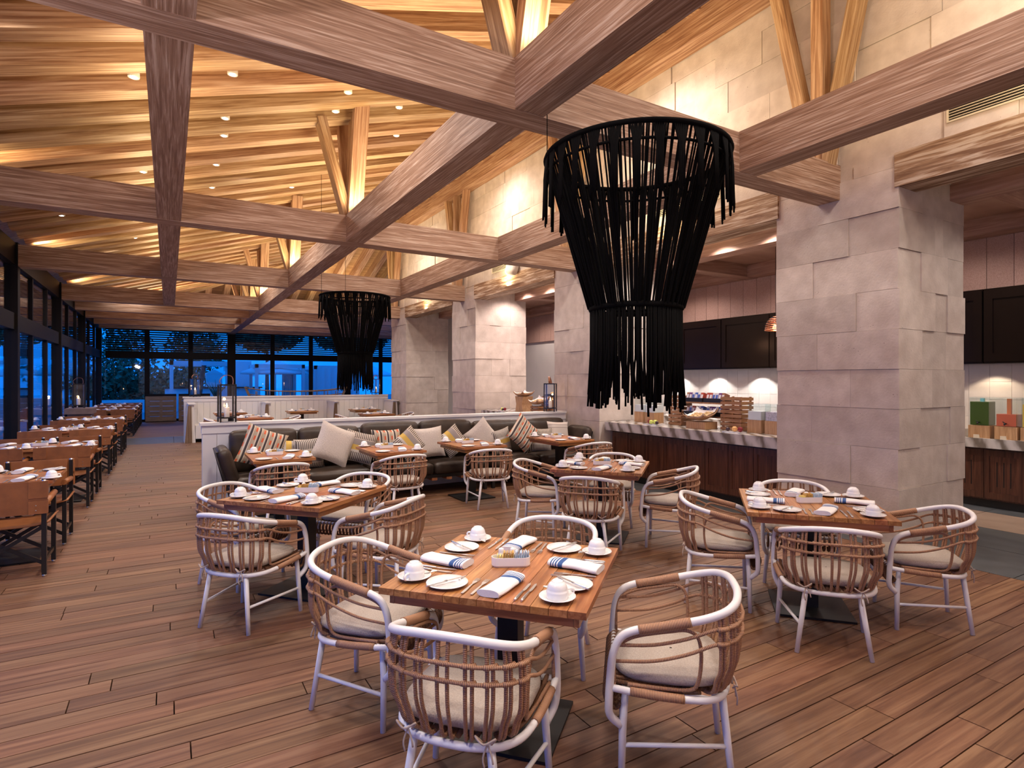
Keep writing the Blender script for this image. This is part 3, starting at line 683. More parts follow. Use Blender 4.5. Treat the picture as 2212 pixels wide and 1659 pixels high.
#=FURNITURE=
# ================================================================== rattan armchair
def mir(pts): return [(-x, y, z) for x, y, z in pts]
def arm_half():
    return [(.238, .225, .24), (.262, .268, .29), (.272, .272, .36), (.272, .266, .46), (.270, .255, .545), (.268, .225, .608), (.267, .165, .641), (.268, .06, .664), (.268, -.04, .688)]
back_half = [(.262, -.115, .708), (.238, -.180, .728), (.185, -.224, .745), (.10, -.247, .757), (0, -.252, .760)]
def rim_at(t):
    """point on the back rail, t in -1..1 across the back"""
    a = t * 1.42; sx, cx = math.sin(a), math.cos(a)
    return Vector((.268 * math.copysign(abs(sx) ** .86, sx), -.05 - .202 * abs(cx) ** .72, .760 - .050 * t * t))
def make_chair(name):
    o = empty(name)
    h = arm_half() + back_half; path = cr(h + mir(h[:-1])[::-1], 4)
    MB().tube(path, .0165, 9).build('arm_rail', 'white_paint', o)
    for s in (1, -1):
        w = [(s * .2675, .155, .643), (s * .268, .06, .664), (s * .268, -.045, .690)]
        MB().tube(cr(w, 6), .0198, 9).build('arm_wrap', 'rattan', o)
    sh = [(.270, .262, .405), (.270, .15, .392), (.262, .02, .382), (.240, -.10, .374), (.185, -.170, .370), (.095, -.204, .368), (0, -.212, .368)]
    MB().tube(cr(sh + mir(sh[:-1])[::-1], 4), .0145, 8).build('seat_rail', 'white_paint', o)
    for s in (1, -1): MB().tube(cr([(s * .2695, .19, .397), (s * .266, .08, .387), (s * .258, -.02, .380)], 4), .018, 8).build('seat_wrap', 'rattan', o)
    MB().tube([(-.27, .262, .405), (.27, .262, .405)], .0135, 8).build('front_rail', 'white_paint', o)
    for s in (1, -1):
        MB().tube([(s * .232, .205, .40), (s * .238, .218, .24), (s * .256, .224, 0)], [.014, .0165, .0135], 9).build('leg', 'white_paint', o)
        MB().tube([(s * .145, -.178, .368), (s * .199, -.214, 0)], [.0165, .0135], 9).build('leg', 'white_paint', o)
        MB().tube([(s * .2445, .220, .165), (s * .1750, -.198, .165)], .0095, 8).build('stretcher', 'white_paint', o)
    # paired rattan spindles of the back, curling in under the seat
    for k in range(9):
        t = (k - 4) / 4 * .80; m = MB()
        for g in (-1, 1):
            tt = t + g * .030; r = rim_at(tt); out = Vector((r.x, r.y + .03, 0)).normalized()
            q = Vector((r.x * .80, r.y * .80 + .0, 0))
            p = [r - Vector((0, 0, .004)), r + out * .012 + Vector((0, 0, -.10)), r + out * .010 + Vector((0, 0, -.22)), Vector((r.x * .95, r.y * .95, .455)), Vector((r.x * .89, r.y * .89, .405)), Vector((r.x * .80, r.y * .76, .388)), Vector((r.x * .66, r.y * .5, .392))]
            m.tube(cr(p, 3), .0078, 6)
        m.build('rattan_spindle', 'rattan', o)
    for zf, zb in ((.572, .676), (.508, .618)):
        hp = [(.262, .252, zf), (.266, .1, zf + .015), (.272, -.03, (zf + zb) / 2), (.272, -.125, zb - .012), (.240, -.200, zb - .006), (.190, -.238, zb - .003), (.105, -.267, zb), (0, -.274, zb + .002)]
        MB().tube(cr(hp + mir(hp[:-1])[::-1], 4), .0075, 6).build('rattan_hoop', 'rattan', o)
    kn = MB()
    for k in range(9):
        t = (k - 4) / 4 * .80; r = rim_at(t); out = Vector((r.x, r.y + .03, 0)).normalized()
        tan = Vector((-out.y, out.x, 0)); th = abs(t) ** 2 * .012
        for zb in (.676, .618):
            c = r + out * .014; c.z = zb - th
            kn.tube([c - tan * .024, c - tan * .012 + out * .006, c + tan * .012 + out * .006, c + tan * .024], .0102, 6)
    tag(kn.build('binding_knots', 'rattan', o), kind='stuff')
    for s in (1, -1):
        lp = [(s * .262, .252, .41), (s * .262, .248, .55), (s * .258, .212, .590), (s * .258, .15, .618), (s * .258, .04, .642), (s * .258, -.03, .652), (s * .256, -.072, .625), (s * .252, -.085, .55), (s * .246, -.075, .45), (s * .236, -.045, .408), (s * .246, .06, .408), (s * .258, .2, .418)]
        MB().tube(cr(lp, 4), .0078, 6).build('side_loop', 'rattan', o)
    m = MB()
    for k in range(15):
        x = (k - 7) * .0335
        if abs(x) > .24: continue
        yb = -.20 * math.sqrt(max(.05, 1 - (x / .26) ** 2))
        m.tube(cr([(x * .92, yb, .392), (x, 0, .396), (x, .20, .410), (x, .262, .412), (x, .290, .375), (x, .278, .325), (x, .245, .305), (x, .225, .33)], 3), .0095, 6)
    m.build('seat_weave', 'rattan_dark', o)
    c = MB()
    def outl(a):
        ca, sa = math.cos(a), math.sin(a); e = .50 if sa > 0 else .80
        x = .242 * math.copysign(abs(ca) ** .48, ca); yv = (.245 if sa > 0 else .215) * math.copysign(abs(sa) ** e, sa); return x, yv
    n = 28
    for (f, z) in ((0, .414), (.55, .412), (.93, .414), (1.0, .432), (.992, .446), (.95, .456), (.5, .463), (0.02, .464)):
        for j in range(n): x, yv = outl(2 * PI * j / n); c.v.append((x * f, yv * f + .012, z))
    for k in range(7):
        for j in range(n): j2 = (j + 1) % n; c.sm.add(len(c.f)); c.f.append((k * n + j, k * n + j2, (k + 1) * n + j2, (k + 1) * n + j))
    cu = c.build('cushion', 'cushion_linen', o)
    for s in (1, -1):
        x, yv, z = s * .150, -.205, .40
        tm = MB().tube(cr([(x - .02, yv - .012, z), (x - .045, yv - .02, z + .022), (x - .01, yv - .03, z + .004), (x + .03, yv - .02, z + .025), (x + .012, yv - .014, z)], 4), .004, 5)
        tm.tube(cr([(x, yv - .02, z + .004), (x - .012, yv - .03, z - .04), (x - .006, yv - .03, z - .075)], 3), .0035, 5).tube(cr([(x, yv - .02, z + .004), (x + .018, yv - .028, z - .03), (x + .024, yv - .03, z - .055)], 3), .0035, 5)
        tm.build('tie', 'tie_cord', cu)
    return tag(o, None, 'chair')
chair = make_chair('rattan_armchair')
# ================================================================== square table
def make_table(name, W, D, z=.75, base=.5, bw=None):
    o = empty(name); n = max(6, round(D / .078))
    for k in range(n):
        y0 = -D / 2 + D * k / n
        MB().box(-W / 2, W / 2, y0 + .0012, y0 + D / n - .0012, z - .028, z).build('table_slat', 'table_wood', o)
    ap = .035
    for s in (-1, 1):
        beam('apron', (-W / 2 + ap, s * (D / 2 - ap - .012), z - .052), (W / 2 - ap, s * (D / 2 - ap - .012), z - .052), .022, .046, 'table_wood', o)
        beam('apron', (s * (W / 2 - ap - .012), -D / 2 + ap + .024, z - .052), (s * (W / 2 - ap - .012), D / 2 - ap - .024, z - .052), .022, .046, 'table_wood', o)
    MB().box(-W / 2 + .06, W / 2 - .06, -D / 2 + .06, D / 2 - .06, z - .034, z - .029).build('under_plate', 'frame_black', o)
    MB().box(-.05, .05, -.05, .05, .015, z - .03).build('column', 'steel_black', o)
    bw = bw or base
    MB().box(-bw / 2, bw / 2, -base / 2, base / 2, .0, .015).build('base_plate', 'steel_black', o)
    return tag(o, None, 'table')
# ================================================================== tableware
saucer = tag(MB().lathe([(.028, .001), (.045, .004), (.070, .014), (.0755, .017), (.0745, .019), (.045, .009), (.028, .006), (.001, .006)], 24).build('saucer', 'porcelain'), None, 'saucer')
cup = tag(empty('coffee_cup'), None, 'cup')
MB().lathe([(.0430, .0), (.0450, .003), (.0452, .028), (.0440, .0325), (.0415, .034), (.0412, .040), (.0385, .051), (.033, .0600), (.0255, .0655), (.0225, .066), (.0225, .0695), (.0205, .0695), (.020, .0655), (.001, .0655)], 24).build('bowl', 'porcelain', cup)
MB().tube(cr([(.0425, 0, .028), (.060, 0, .030), (.073, 0, .023), (.073, 0, .011), (.060, 0, .005), (.0435, 0, .006)], 3), [.0052] * 16, 6).build('handle', 'porcelain', cup)
plate = tag(MB().lathe([(.050, .001), (.061, .004), (.088, .012), (.0915, .014), (.090, .016), (.064, .009), (.055, .006), (.001, .006)], 28).build('side_plate', 'porcelain'), None, 'plate')
def napkin_mesh(a):
    m = MB(); prof = []
    for k in range(18):
        t = 2 * PI * k / 18; prof.append((.052 * math.copysign(abs(math.cos(t)) ** .7, math.cos(t)), .0155 + .0150 * math.copysign(abs(math.sin(t)) ** .8, math.sin(t))))
    def fn(u, v):
        x, z = prof[round(v * 18) % 18]; y = -.125 + .25 * u
        z2 = .001 + z * (1 + .30 * max(0, u - .7)) + .0015 * math.sin(u * 9 + x * 60)
        return (x * (1 - .06 * u) + a * .008 * math.sin(u * 3), y, max(0.0005, z2))
    m.surf(fn, 16, 18)
    m.surf(lambda u, v: ((-.044 + .088 * u) * .95, -.121 + .002 * v, .005 + .018 * v + .004 * math.sin(u * PI)), 8, 2)
    m.surf(lambda u, v: ((.046 - .020 * v), -.122 + .244 * u, .004 + .014 * math.sin(v * 2.6)), 12, 4)
    m.f.append(tuple(range(0, 18))); m.f.append(tuple(16 * 19 + k for k in range(18)))
    return m
napkin = tag(napkin_mesh(1).build('napkin', 'napkin_cloth'), None, 'napkin')
def fork_m():
    m = MB(); z = .004
    m.prism([(-.0055, -.095), (.0055, -.095), (.0065, -.06), (.003, .02), (.0095, .045), (.0105, .058), (-.0105, .058), (-.0095, .045), (-.003, .02), (-.0065, -.06)], z - .0012, z + .0014)
    for k in range(4): x = -.0092 + k * .0061; m.prism([(x - .0014, .057), (x + .0014, .057), (x + .0009, .097), (x - .0009, .097)], z - .001, z + .001)
    return m
fork = tag(fork_m().build('fork', 'steel'), None, 'fork')
def knife_m():
    m = MB(); m.tube([(0, -.105, .005), (0, -.09, .005), (0, -.02, .005), (0, 0, .005)], [.0045, .0065, .0055, .004], 8)
    m.prism([(-.004, 0), (.004, -.002), (.0085, .02), (.0085, .08), (.002, .105), (-.004, .09)], .0042, .0058); return m
knife = tag(knife_m().build('table_knife', 'steel'), None, 'knife')
def spoon_m():
    m = MB(); m.tube([(0, -.07, .004), (0, .02, .005)], [.0035, .002], 6)
    m.surf(lambda u, v: (.014 * math.sin(u * PI) * math.cos(v * PI), .02 + .042 * u, .004 + .005 * math.sin(u * PI) * (1 - math.sin(v * PI)) + .002), 8, 8); return m
spoon = tag(spoon_m().build('teaspoon', 'steel'), None, 'spoon')
def caddy_p():
    o = tag(empty('condiment_caddy'), None, 'caddy')
    def oval(W, D):
        r = D / 2; pts = []
        for k in range(9): a = -PI / 2 + PI * k / 8; pts.append((W / 2 - r + r * math.cos(a), r * math.sin(a)))
        for k in range(9): a = PI / 2 + PI * k / 8; pts.append((-W / 2 + r + r * math.cos(a), r * math.sin(a)))
        return pts
    m = MB(); A, B, n = oval(.186, .066), oval(.178, .058), 18
    for P, z in ((oval(.176, .056), .0), (A, .008), (A, .045), (B, .045), (B, .006)):
        for x, y in P: m.v.append((x, y, z))
    for k in range(4):
        for j in range(n): j2 = (j + 1) % n; m.f.append((k * n + j, k * n + j2, (k + 1) * n + j2, (k + 1) * n + j))
    m.f.append(tuple(range(n))[::-1]); m.f.append(tuple(4 * n + j for j in range(n))); m.build('tray', 'porcelain', o)
    for nm, mat, x0, cnt in (('yellow_packets', 'packet_yellow', -.07, 4), ('brown_packets', 'packet_gold', -.045, 9), ('blue_packets', 'packet_blue', .014, 11)):
        q = MB()
        for k in range(cnt):
            x = x0 + k * .0062; t = random.uniform(.004, .012); hh = (.052 if nm[0] == 'y' else .068) + random.uniform(-.004, .004)
            q.prism([(x, .008), (x + .003, .008), (x + t + .003, hh), (x + t, hh)], -.022 + random.uniform(-.002, .002), .022, 'y')
        tag(q.build(nm, mat, o), kind='stuff')
    return o
caddy = caddy_p()
shaker = tag(MB().lathe([(.019, 0), (.0195, .02), (.018, .035), (.0125, .048), (.0135, .052), (.0138, .062), (.010, .067), (.001, .069)], 16).build('salt_shaker', 'porcelain'), None, 'shaker')
index_kids()
class Pose:
    def __init__(s, x, y, a): s.x, s.y, s.a = x, y, a
    def at(s, u, v, z): c, n = math.cos(s.a), math.sin(s.a); return (s.x + c * u - n * v, s.y + n * u + c * v, z)
def setting(pz, table, z, full, grp, half=.45, dx=(0, 0), side=''):
    """a place laid on the table: u to the guest's right, v towards the middle of the table, from the edge"""
    where = table + (', ' + side if side else '')
    ed = lambda u, v, zz=0: pz.at(u + random.uniform(-.006, .006), -half + v + random.uniform(-.006, .006), z + .0006 + zz)
    j = lambda: random.uniform(-.10, .10); a = pz.a
    cux, plx = .31 + dx[0], -.186 + dx[1]
    ca = random.uniform(-2.2, 1.0)
    sp_ = ed(cux, .095); place(saucer, sp_, 0, 'white saucer under a cup on ' + where, 'saucers ' + grp)
    place(cup, (sp_[0], sp_[1], sp_[2] + .0075), a + ca, 'upturned white coffee cup on ' + where, 'cups ' + grp)
    pp = ed(plx, .12); place(plate, pp, 0, 'small white side plate on ' + where, 'side plates ' + grp)
    place(napkin, ed(.055, .150), a + random.uniform(-.42, -.12), 'blue striped white napkin on ' + where, 'napkins ' + grp)
    if full:
        place(fork, ed(-.078, .135), a + j() * .5, 'outer fork left of napkin on ' + where, 'forks ' + grp)
        place(fork, ed(-.040, .135), a + j() * .5, 'inner fork left of napkin on ' + where, 'forks ' + grp)
        place(knife, ed(.150, .135), a + j() * .5, 'inner knife right of napkin on ' + where, 'knives beside napkins ' + grp)
        place(knife, ed(.185, .13), a + j() * .5, 'outer knife right of napkin on ' + where, 'knives beside napkins ' + grp)
        place(knife, (pp[0], pp[1], pp[2] + .0135), a - .55 + j(), 'butter knife across a plate on ' + where, 'butter knives ' + grp)
        place(spoon, (sp_[0] + .052 * math.cos(a + 2.2), sp_[1] + .052 * math.sin(a + 2.2), sp_[2] + .014), a + .9 + j(), 'steel teaspoon on a saucer on ' + where, 'teaspoons ' + grp)
def centre(pz, where, z, grp, u=0, v=0, rot=0, shk=True):
    place(caddy, pz.at(u, v, z + .0006), pz.a + rot, 'oval white caddy of sugar packets on ' + where)
    if shk:
        c, s = math.cos(rot), math.sin(rot)
        for k, du in ((0, -.045), (1, .012)): place(shaker, pz.at(u + du * c - .062 * s, v + du * s + .062 * c, z + .0006), 0, 'white shaker behind the caddy on ' + where, 'shakers ' + grp)
# ---- four square tables turned 45 degrees to the room
TBL = [(1.405, 2.382, 'the square table on open boards', 'in the open'), (.936, 4.758, 'the square table facing the sofa arm', 'by the sofa arm'),
       (3.901, 4.735, 'the square table before the buffet', 'by the buffet'), (3.985, 2.505, 'the square table beside the pillar', 'by the pillar')]
CH = {0: ((.66, 0, .02), (.70, .0, -.12), (.70, .02, 0), (.68, 0, .0)), }
sq = make_table('square_table', .9, .9); index_kids()
side_names = ['backing on the entrance', 'backing on the buffet side', 'backing on the sofa side', 'backing on the windows']
for i, (x, y, where, grp) in enumerate(TBL):
    A = math.radians(41.4) + PI / 2 * 0
    place(sq, (x, y, 0), A, 'square slatted teak table on a black plate base, ' + ['standing out on the open boards', 'facing the arm of the leather sofa', 'in front of the buffet counter', 'beside the big stone pillar'][i], 'square dining tables')
    random.seed(20 + i)
    for k in range(4):
        a = A - PI / 2 + k * PI / 2      # k: side of the table; guest looks along +v
        pz = Pose(x, y, a); setting(pz, where, .75, True, grp, side=['entrance side', 'buffet side', 'sofa side', 'window side'][k])
    centre(Pose(x, y, A - PI / 2), where, .75, grp, 0, 0, math.radians(20))
CHAIRS = []   # x, y, facing angle (rz), label
def seat(x, y, rz, label, grp='rattan armchairs at the square tables'): place(chair, (x, y, 0), rz, label, grp)

A = math.radians(41.4)
LAT = {(0, 0): (.024, 0), (0, 1): (0, .12)}
OFF = [[.565, .75, .72, .765], [.625, .70, .68, .66], [.66, .70, .68, .68], [.59, .70, .66, .64]]
for i, (x, y, where, grp) in enumerate(TBL):
    for k in range(4):
        a = A - PI / 2 + k * PI / 2; d = OFF[i][k]
        lat, tw = LAT.get((i, k), (0, 0))
        px, py = x + math.sin(a) * d + math.cos(a) * lat, y - math.cos(a) * d + math.sin(a) * lat
        seat(px, py, a + tw, 'rattan armchair at ' + where + ', ' + side_names[k])
# ================================================================== banquette: white panel wall, leather sofa
def Xat(px, Y):
    r = (px - 1106) / 1250; s, c = math.sin(TH), math.cos(TH); return Y * (r * c + s) / (c - r * s)
def panel_wall(name, x0, x1, y0, y1, h, label, wood_end=False):
    o = tag(empty(name, ((x0 + x1) / 2, (y0 + y1) / 2, 0)), label, 'partition'); hx, hy = (x1 - x0) / 2, (y1 - y0) / 2
    n = round((x1 - x0) / .155)
    for k in range(n):
        for s in (-1, 1):
            MB().box(-hx + 2 * hx * k / n + .0025, -hx + 2 * hx * (k + 1) / n - .0025, min(s * (hy - .02), s * hy), max(s * (hy - .02), s * hy), .1, h - .12).build('panel_board', 'white_panel', o)
    MB().box(-hx + .002, hx - .002, -hy + .018, hy - .018, 0, h - .05).build('core', 'white_panel', o)
    MB().box(-hx - .012, -hx + .02, -hy - .002, hy + .002, 0, h - .12).build('end_board', 'white_panel', o)
    MB().box(-hx - .02, hx + .0, -hy - .012, hy + .012, h - .14, h - .035).build('frieze', 'white_panel', o)
    MB().box(-hx - .04, hx + .0, -hy - .035, hy + .035, h - .035, h).build('cap', 'white_panel', o)
    MB().box(-hx - .014, hx, -hy - .008, hy + .008, 0, .1).build('plinth', 'white_panel', o)
    return o
panel_wall('panel_wall', .38, 6.14, 8.47, 8.62, 1.085, 'white boarded partition with moulded cap behind the leather sofa')
mods = [(.66, 2.36), (2.38, 4.16), (4.18, 5.97)]
slab_lbl = ['leather sofa section with the sloping end arm', 'leather sofa section between the other two', 'leather sofa section ending at the stone pillar']
for i, (x0, x1) in enumerate(mods):
    o = tag(empty('leather_sofa', ((x0 + x1) / 2, 8.06, 0)), 'dark brown ' + slab_lbl[i], 'sofa', 'sections of the leather banquette'); hx = (x1 - x0) / 2
    f = .045
    for sx in (-1, 1):
        for yy in (-.34, .34): MB().box(-f / 2, f / 2, -f / 2, f / 2, 0, .27).build('leg', 'frame_black', o, (sx * (hx - .06), yy, 0))
    for yy in (-.34, .34): MB().box(-hx + .02, hx - .02, -f / 2, f / 2, .24, .285).build('frame_rail', 'frame_black', o, (0, yy, 0))
    for sx in (-1, 1): MB().box(-f / 2, f / 2, -.34, .34, .24, .285).build('frame_rail', 'frame_black', o, (sx * (hx - .06), 0, 0))
    for k in range(7): MB().box(-.04, .04, -.375, .36, .205, .24).build('seat_strap', 'strap_leather', o, (-hx + .2 + k * (2 * hx - .4) / 6, 0, 0))
    MB().box(-hx + .02, hx - .02, -.012, .012, .08, .13).build('low_rail', 'white_panel', o, (0, .36, 0))
    for k in range(2):
        a = -hx + k * hx
        MB().slab(a + .004, a + hx - .004, -.40, .24, .285, .45, .06).build('seat_cushion', 'leather_brown', o)
        b = MB().slab(a + .004, a + hx - .004, -.09, .09, -.28, .28, .075).build('back_cushion', 'leather_brown', o); b.location = (0, .255, .70 + (.03 if i == 1 else 0)); b.rotation_euler = (-.12, 0, 0)
    if i in (0, 2):
        s = -1 if i == 0 else 1
        b = MB().slab(-.08, .08, -.36, .22, -.26, .22, .07).build('arm_bolster', 'leather_brown', o); b.location = (s * (hx + .05), -.03, .60 if i == 0 else .64); b.rotation_euler = (0, s * .30, 0)
        MB().bar((s * (hx + .02), -.34, .2), (s * (hx + .17), -.34, .78), .03).bar((s * (hx + .02), .2, .2), (s * (hx + .17), .2, .78), .03).bar((s * (hx + .16), -.36, .76), (s * (hx + .16), .22, .76), .035).build('arm_frame', 'frame_black', o)
# scatter cushions
PCL = {'ikat': ('ikat_cloth', 'striped cushion with orange dashes'), 'band': ('banded_cloth', 'mustard banded cushion with black dashes'), 'knit': ('knit_cloth', 'plain cream knitted scatter cushion'), 'line': ('line_cloth', 'cream cushion with thin grey lines')}
for px, y, z, kind, roll, S, note in ((566, 8.02, .70, 'ikat', 22, .52, 'leaning on the sloping sofa arm'), (622, 8.10, .60, 'band', 5, .40, 'behind the sofa-arm table'), (668, 8.05, .62, 'band', 88, .42, 'beside a tilted knitted cushion'), (722, 7.96, .70, 'knit', 24, .52, 'tilted, between two banded cushions'),
                                     (776, 8.02, .62, 'band', -75, .44, 'next to a tilted knitted cushion'), (836, 8.06, .72, 'ikat', 0, .44, 'standing level on the middle sofa'), (884, 7.98, .70, 'band', -38, .40, 'turned against an upright cream cushion'), (927, 7.98, .72, 'knit', -4, .46, 'standing upright on the middle sofa'),
                                     (978, 8.00, .70, 'band', -35, .40, 'turned on its corner, between two cream cushions'), (1042, 8.02, .74, 'knit', -38, .46, 'turned on its corner'), (1082, 8.00, .66, 'band', 80, .40, 'beside a diamond-turned striped cushion'), (1131, 7.92, .72, 'ikat', 42, .50, 'turned to a diamond on its corner'),
                                     (1168, 8.04, .62, 'band', -88, .40, 'leaning behind the sofa table by the pillar'), (1206, 8.08, .76, 'line', 3, .44, 'by the sofa end at the pillar')):
    mt, lb = PCL[kind]
    o = tag(MB().pillow(S, S * (.82 if kind == 'line' else 1), .13, 12, .09).build('scatter_cushion', mt), lb + ' ' + note, 'cushion', 'scatter cushions on the banquette')
    hz = S / 2 * (abs(math.cos(math.radians(roll))) + abs(math.sin(math.radians(roll)))) * .93
    o.location = (Xat(px, y), y, max(.455 + hz, z)); o.rotation_euler = (-.22, math.radians(roll), 0)
# tables along the sofa
bt = make_table('sofa_table', .66, .88); index_kids()
BX = [1.12, 2.48, 3.66, 5.18]; bl = ['the sofa table next the sloping arm', 'the second sofa table from that arm', 'the second sofa table from the pillar', 'the sofa table next the pillar']
bl = ['the sofa table at the sloping arm', 'the sofa table before the upright cushion', 'the sofa table before the tilted cushion', 'the sofa table nearest the pillar']
for i, x in enumerate(BX):
    place(bt, (x, 7.30, 0), 0, 'oblong teak table set at the leather sofa, ' + ['by its sloping arm', 'before the upright cream cushion', 'before the turned cream cushion', 'nearest the stone pillar'][i], 'sofa tables'); random.seed(50 + i)
    for k in (0, 1):
        a = k * PI; pz = Pose(x, 7.30, a); setting(pz, bl[i], .75, False, 'on ' + bl[i], .44, (-.07, -.02), side=['chair side', 'sofa side'][k])
        place(knife, pz.at(.16, -.44 + .13, .7506), a, 'steel knife on ' + bl[i] + ', ' + ['chair side', 'sofa side'][k], 'knives on ' + bl[i]); place(fork, pz.at(-.07, -.44 + .13, .7506), a, 'steel fork on ' + bl[i] + ', ' + ['chair side', 'sofa side'][k], 'forks on ' + bl[i])
    centre(Pose(x, 7.30, 0), bl[i], .75, 'on ' + bl[i], -.04, .03, 0, True)
for x, y, rz, nb in ((1.04, 6.66, .03, bl[0]), (2.40, 6.68, .04, bl[1]), (3.60, 6.66, -.25, bl[2]), (5.22, 6.60, -.12, bl[3])):
    seat(x, y, rz, 'rattan armchair facing the sofa at ' + nb, 'rattan armchairs facing the sofa')
# ================================================================== lanterns
def make_lantern():
    o = tag(empty('candle_lantern'), None, 'lantern'); w, h = .10, .50
    for sx in (-1, 1):
        for sy in (-1, 1): MB().box(-.009, .009, -.009, .009, 0, h).build('post', 'frame_black', o, (sx * (w - .009), sy * (w - .009), 0))
    for z in (.05, h - .018):
        m = MB()
        for s in (-1, 1): m.box(-w, w, min(s * w, s * (w - .018)), max(s * w, s * (w - .018)), z, z + .018).box(min(s * w, s * (w - .018)), max(s * w, s * (w - .018)), -w + .018, w - .018, z, z + .018)
        m.build('frame_ring', 'frame_black', o)
    MB().box(-w + .018, w - .018, -w + .018, w - .018, .05, .058).build('floor_plate', 'frame_black', o)
    for s in (-1, 1):
        MB().box(-w + .018, w - .018, -.0015, .0015, .068, h - .018).build('pane', 'clear_glass', o, (0, s * (w - .009), 0))
        MB().box(-.0015, .0015, -w + .018, w - .018, .068, h - .018).build('pane', 'clear_glass', o, (s * (w - .009), 0, 0))
    MB().box(-w + .03, w - .03, -.012, .012, h - .012, h).build('cross_bar', 'frame_black', o)
    can = MB().lathe([(.032, .0585), (.033, .062), (.033, .19), (.028, .196), (.001, .188)], 18).build('candle', 'candle', o)
    MB().lathe([(.001, .19), (.008, .20), (.011, .214), (.006, .236), (.0008, .252)], 10).build('flame', 'flame', can)
    st = MB(); pts = cr([(-.07, 0, h), (-.085, .0, h + .05), (-.02, .02, h + .115), (.06, .03, h + .105), (.075, .01, h + .045), (.07, 0, h)], 5)
    i0 = len(st.v)
    for p in pts:
        st.v += [(p.x, p.y - .016, p.z), (p.x, p.y + .016, p.z)]
    for k in range(len(pts) - 1): st.f.append((2 * k, 2 * k + 1, 2 * k + 3, 2 * k + 2))
    q = st.build('strap_handle', 'strap_leather', o); md = q.modifiers.new('thick', 'SOLIDIFY'); md.thickness = .005
    return o
lan = make_lantern(); index_kids()
for x, y, z, rz, lb, up in ((.66, 8.545, 1.085, .1, 'black glass lantern with leather strap on the sofa partition, free end', 1), (5.86, 8.545, 1.085, .75, 'black glass lantern with leather strap on the sofa partition, by the pillar', 1),
                        (.62, 18.32, 1.185, .5, 'black glass lantern on the booth partition, aisle end', 1), (5.75, 18.32, 1.185, .3, 'black glass lantern on the booth partition, pillar end', 1), (-2.0, 18.45, .93, .2, 'black glass lantern on the plinth by the windows', 1.25)):
    o = place(lan, (x, y, z), rz, lb, 'candle lanterns'); o.scale = (up, up, up)
    lamp('POINT', (x, y, z + .3), .8, (1, .6, .3), .02)
# ================================================================== fringe chandeliers
def make_chandelier(dense=230):
    """origin at the top ring"""
    o = tag(empty('fringe_chandelier'), None, 'chandelier'); R, r2, z2, z3 = .63, .312, -1.05, -1.68; rnd = random.Random(5)
    ring = lambda R, z, n=64: [(R * math.cos(2 * PI * k / n), R * math.sin(2 * PI * k / n), z) for k in range(n)]
    MB().tube(ring(R, 0), .018, 8, True).build('top_ring', 'rope_black', o)
    MB().tube(ring(R - .012, -.10), .010, 6, True).build('knot_ring', 'rope_black', o)
    MB().tube(ring(r2, z2), .018, 8, True).tube(ring(r2 * .8, z2 + .02), .01, 6, True).build('waist_ring', 'rope_black', o)
    m = MB()
    for k in range(dense):
        if rnd.random() < .06: continue
        a = 2 * PI * k / dense + rnd.uniform(-.012, .012); a2 = a + rnd.uniform(-.05, .05); q = r2 + rnd.uniform(-.02, .02)
        m.tube([(R * math.cos(a), R * math.sin(a), 0), (q * math.cos(a2), q * math.sin(a2), z2)], .0062, 5, cap=False)
    tag(m.build('cone_ropes', 'rope_black', o), kind='stuff')
    m = MB()
    for rr, cnt in ((r2, 112), (r2 * .8, 34)):
        for k in range(cnt):
            a = 2 * PI * k / cnt + rnd.uniform(-.03, .03); e = z3 + rnd.uniform(-.07, .09) - (.05 if rnd.random() < .1 else 0); s = rnd.uniform(-.02, .02)
            m.tube([(rr * math.cos(a), rr * math.sin(a), z2), (rr * math.cos(a) + s * .3, rr * math.sin(a) + s * .3, (z2 + e) / 2), (rr * math.cos(a) + s, rr * math.sin(a) - s, e)], .0078, 5, cap=True)
    tag(m.build('lower_fringe', 'rope_black', o), kind='stuff')
    nt_ = 30
    for k in range(nt_):
        m = MB(); a0 = 2 * PI * k / nt_
        for j in range(7):
            a = a0 + (j - 3) * .022; b = a0 + (j - 3) * .009; rr = R + .012
            m.tube([(R * math.cos(a), R * math.sin(a), -.005), (rr * math.cos(b), rr * math.sin(b), -.13), (rr * math.cos(b), rr * math.sin(b), -.16), ((rr + .006) * math.cos(b + rnd.uniform(-.008, .008)), (rr + .006) * math.sin(b), -.40 + rnd.uniform(-.03, .03))], .0062, 5)
        tag(m.build('tassel', 'rope_black', o), kind='stuff')
    for a in (2.37, 1.36): MB().tube([(R * math.cos(a), R * math.sin(a), 0), (R * math.cos(a), R * math.sin(a), .385)], .0035, 5).build('wire', 'rope_black', o)
    return o
chd = make_chandelier(); index_kids()
place(chd, (2.82, 3.055, 3.185), 0, 'black rope fringe chandelier hanging over the square tables', 'fringe chandeliers')
c2 = place(chd, (2.98, 10.75, 3.19), .24, 'black rope fringe chandelier hanging beyond the leather sofa', 'fringe chandeliers')
for c in c2.children:
    if c.name.startswith('wire'): c.scale = (1, 1, 6.6)
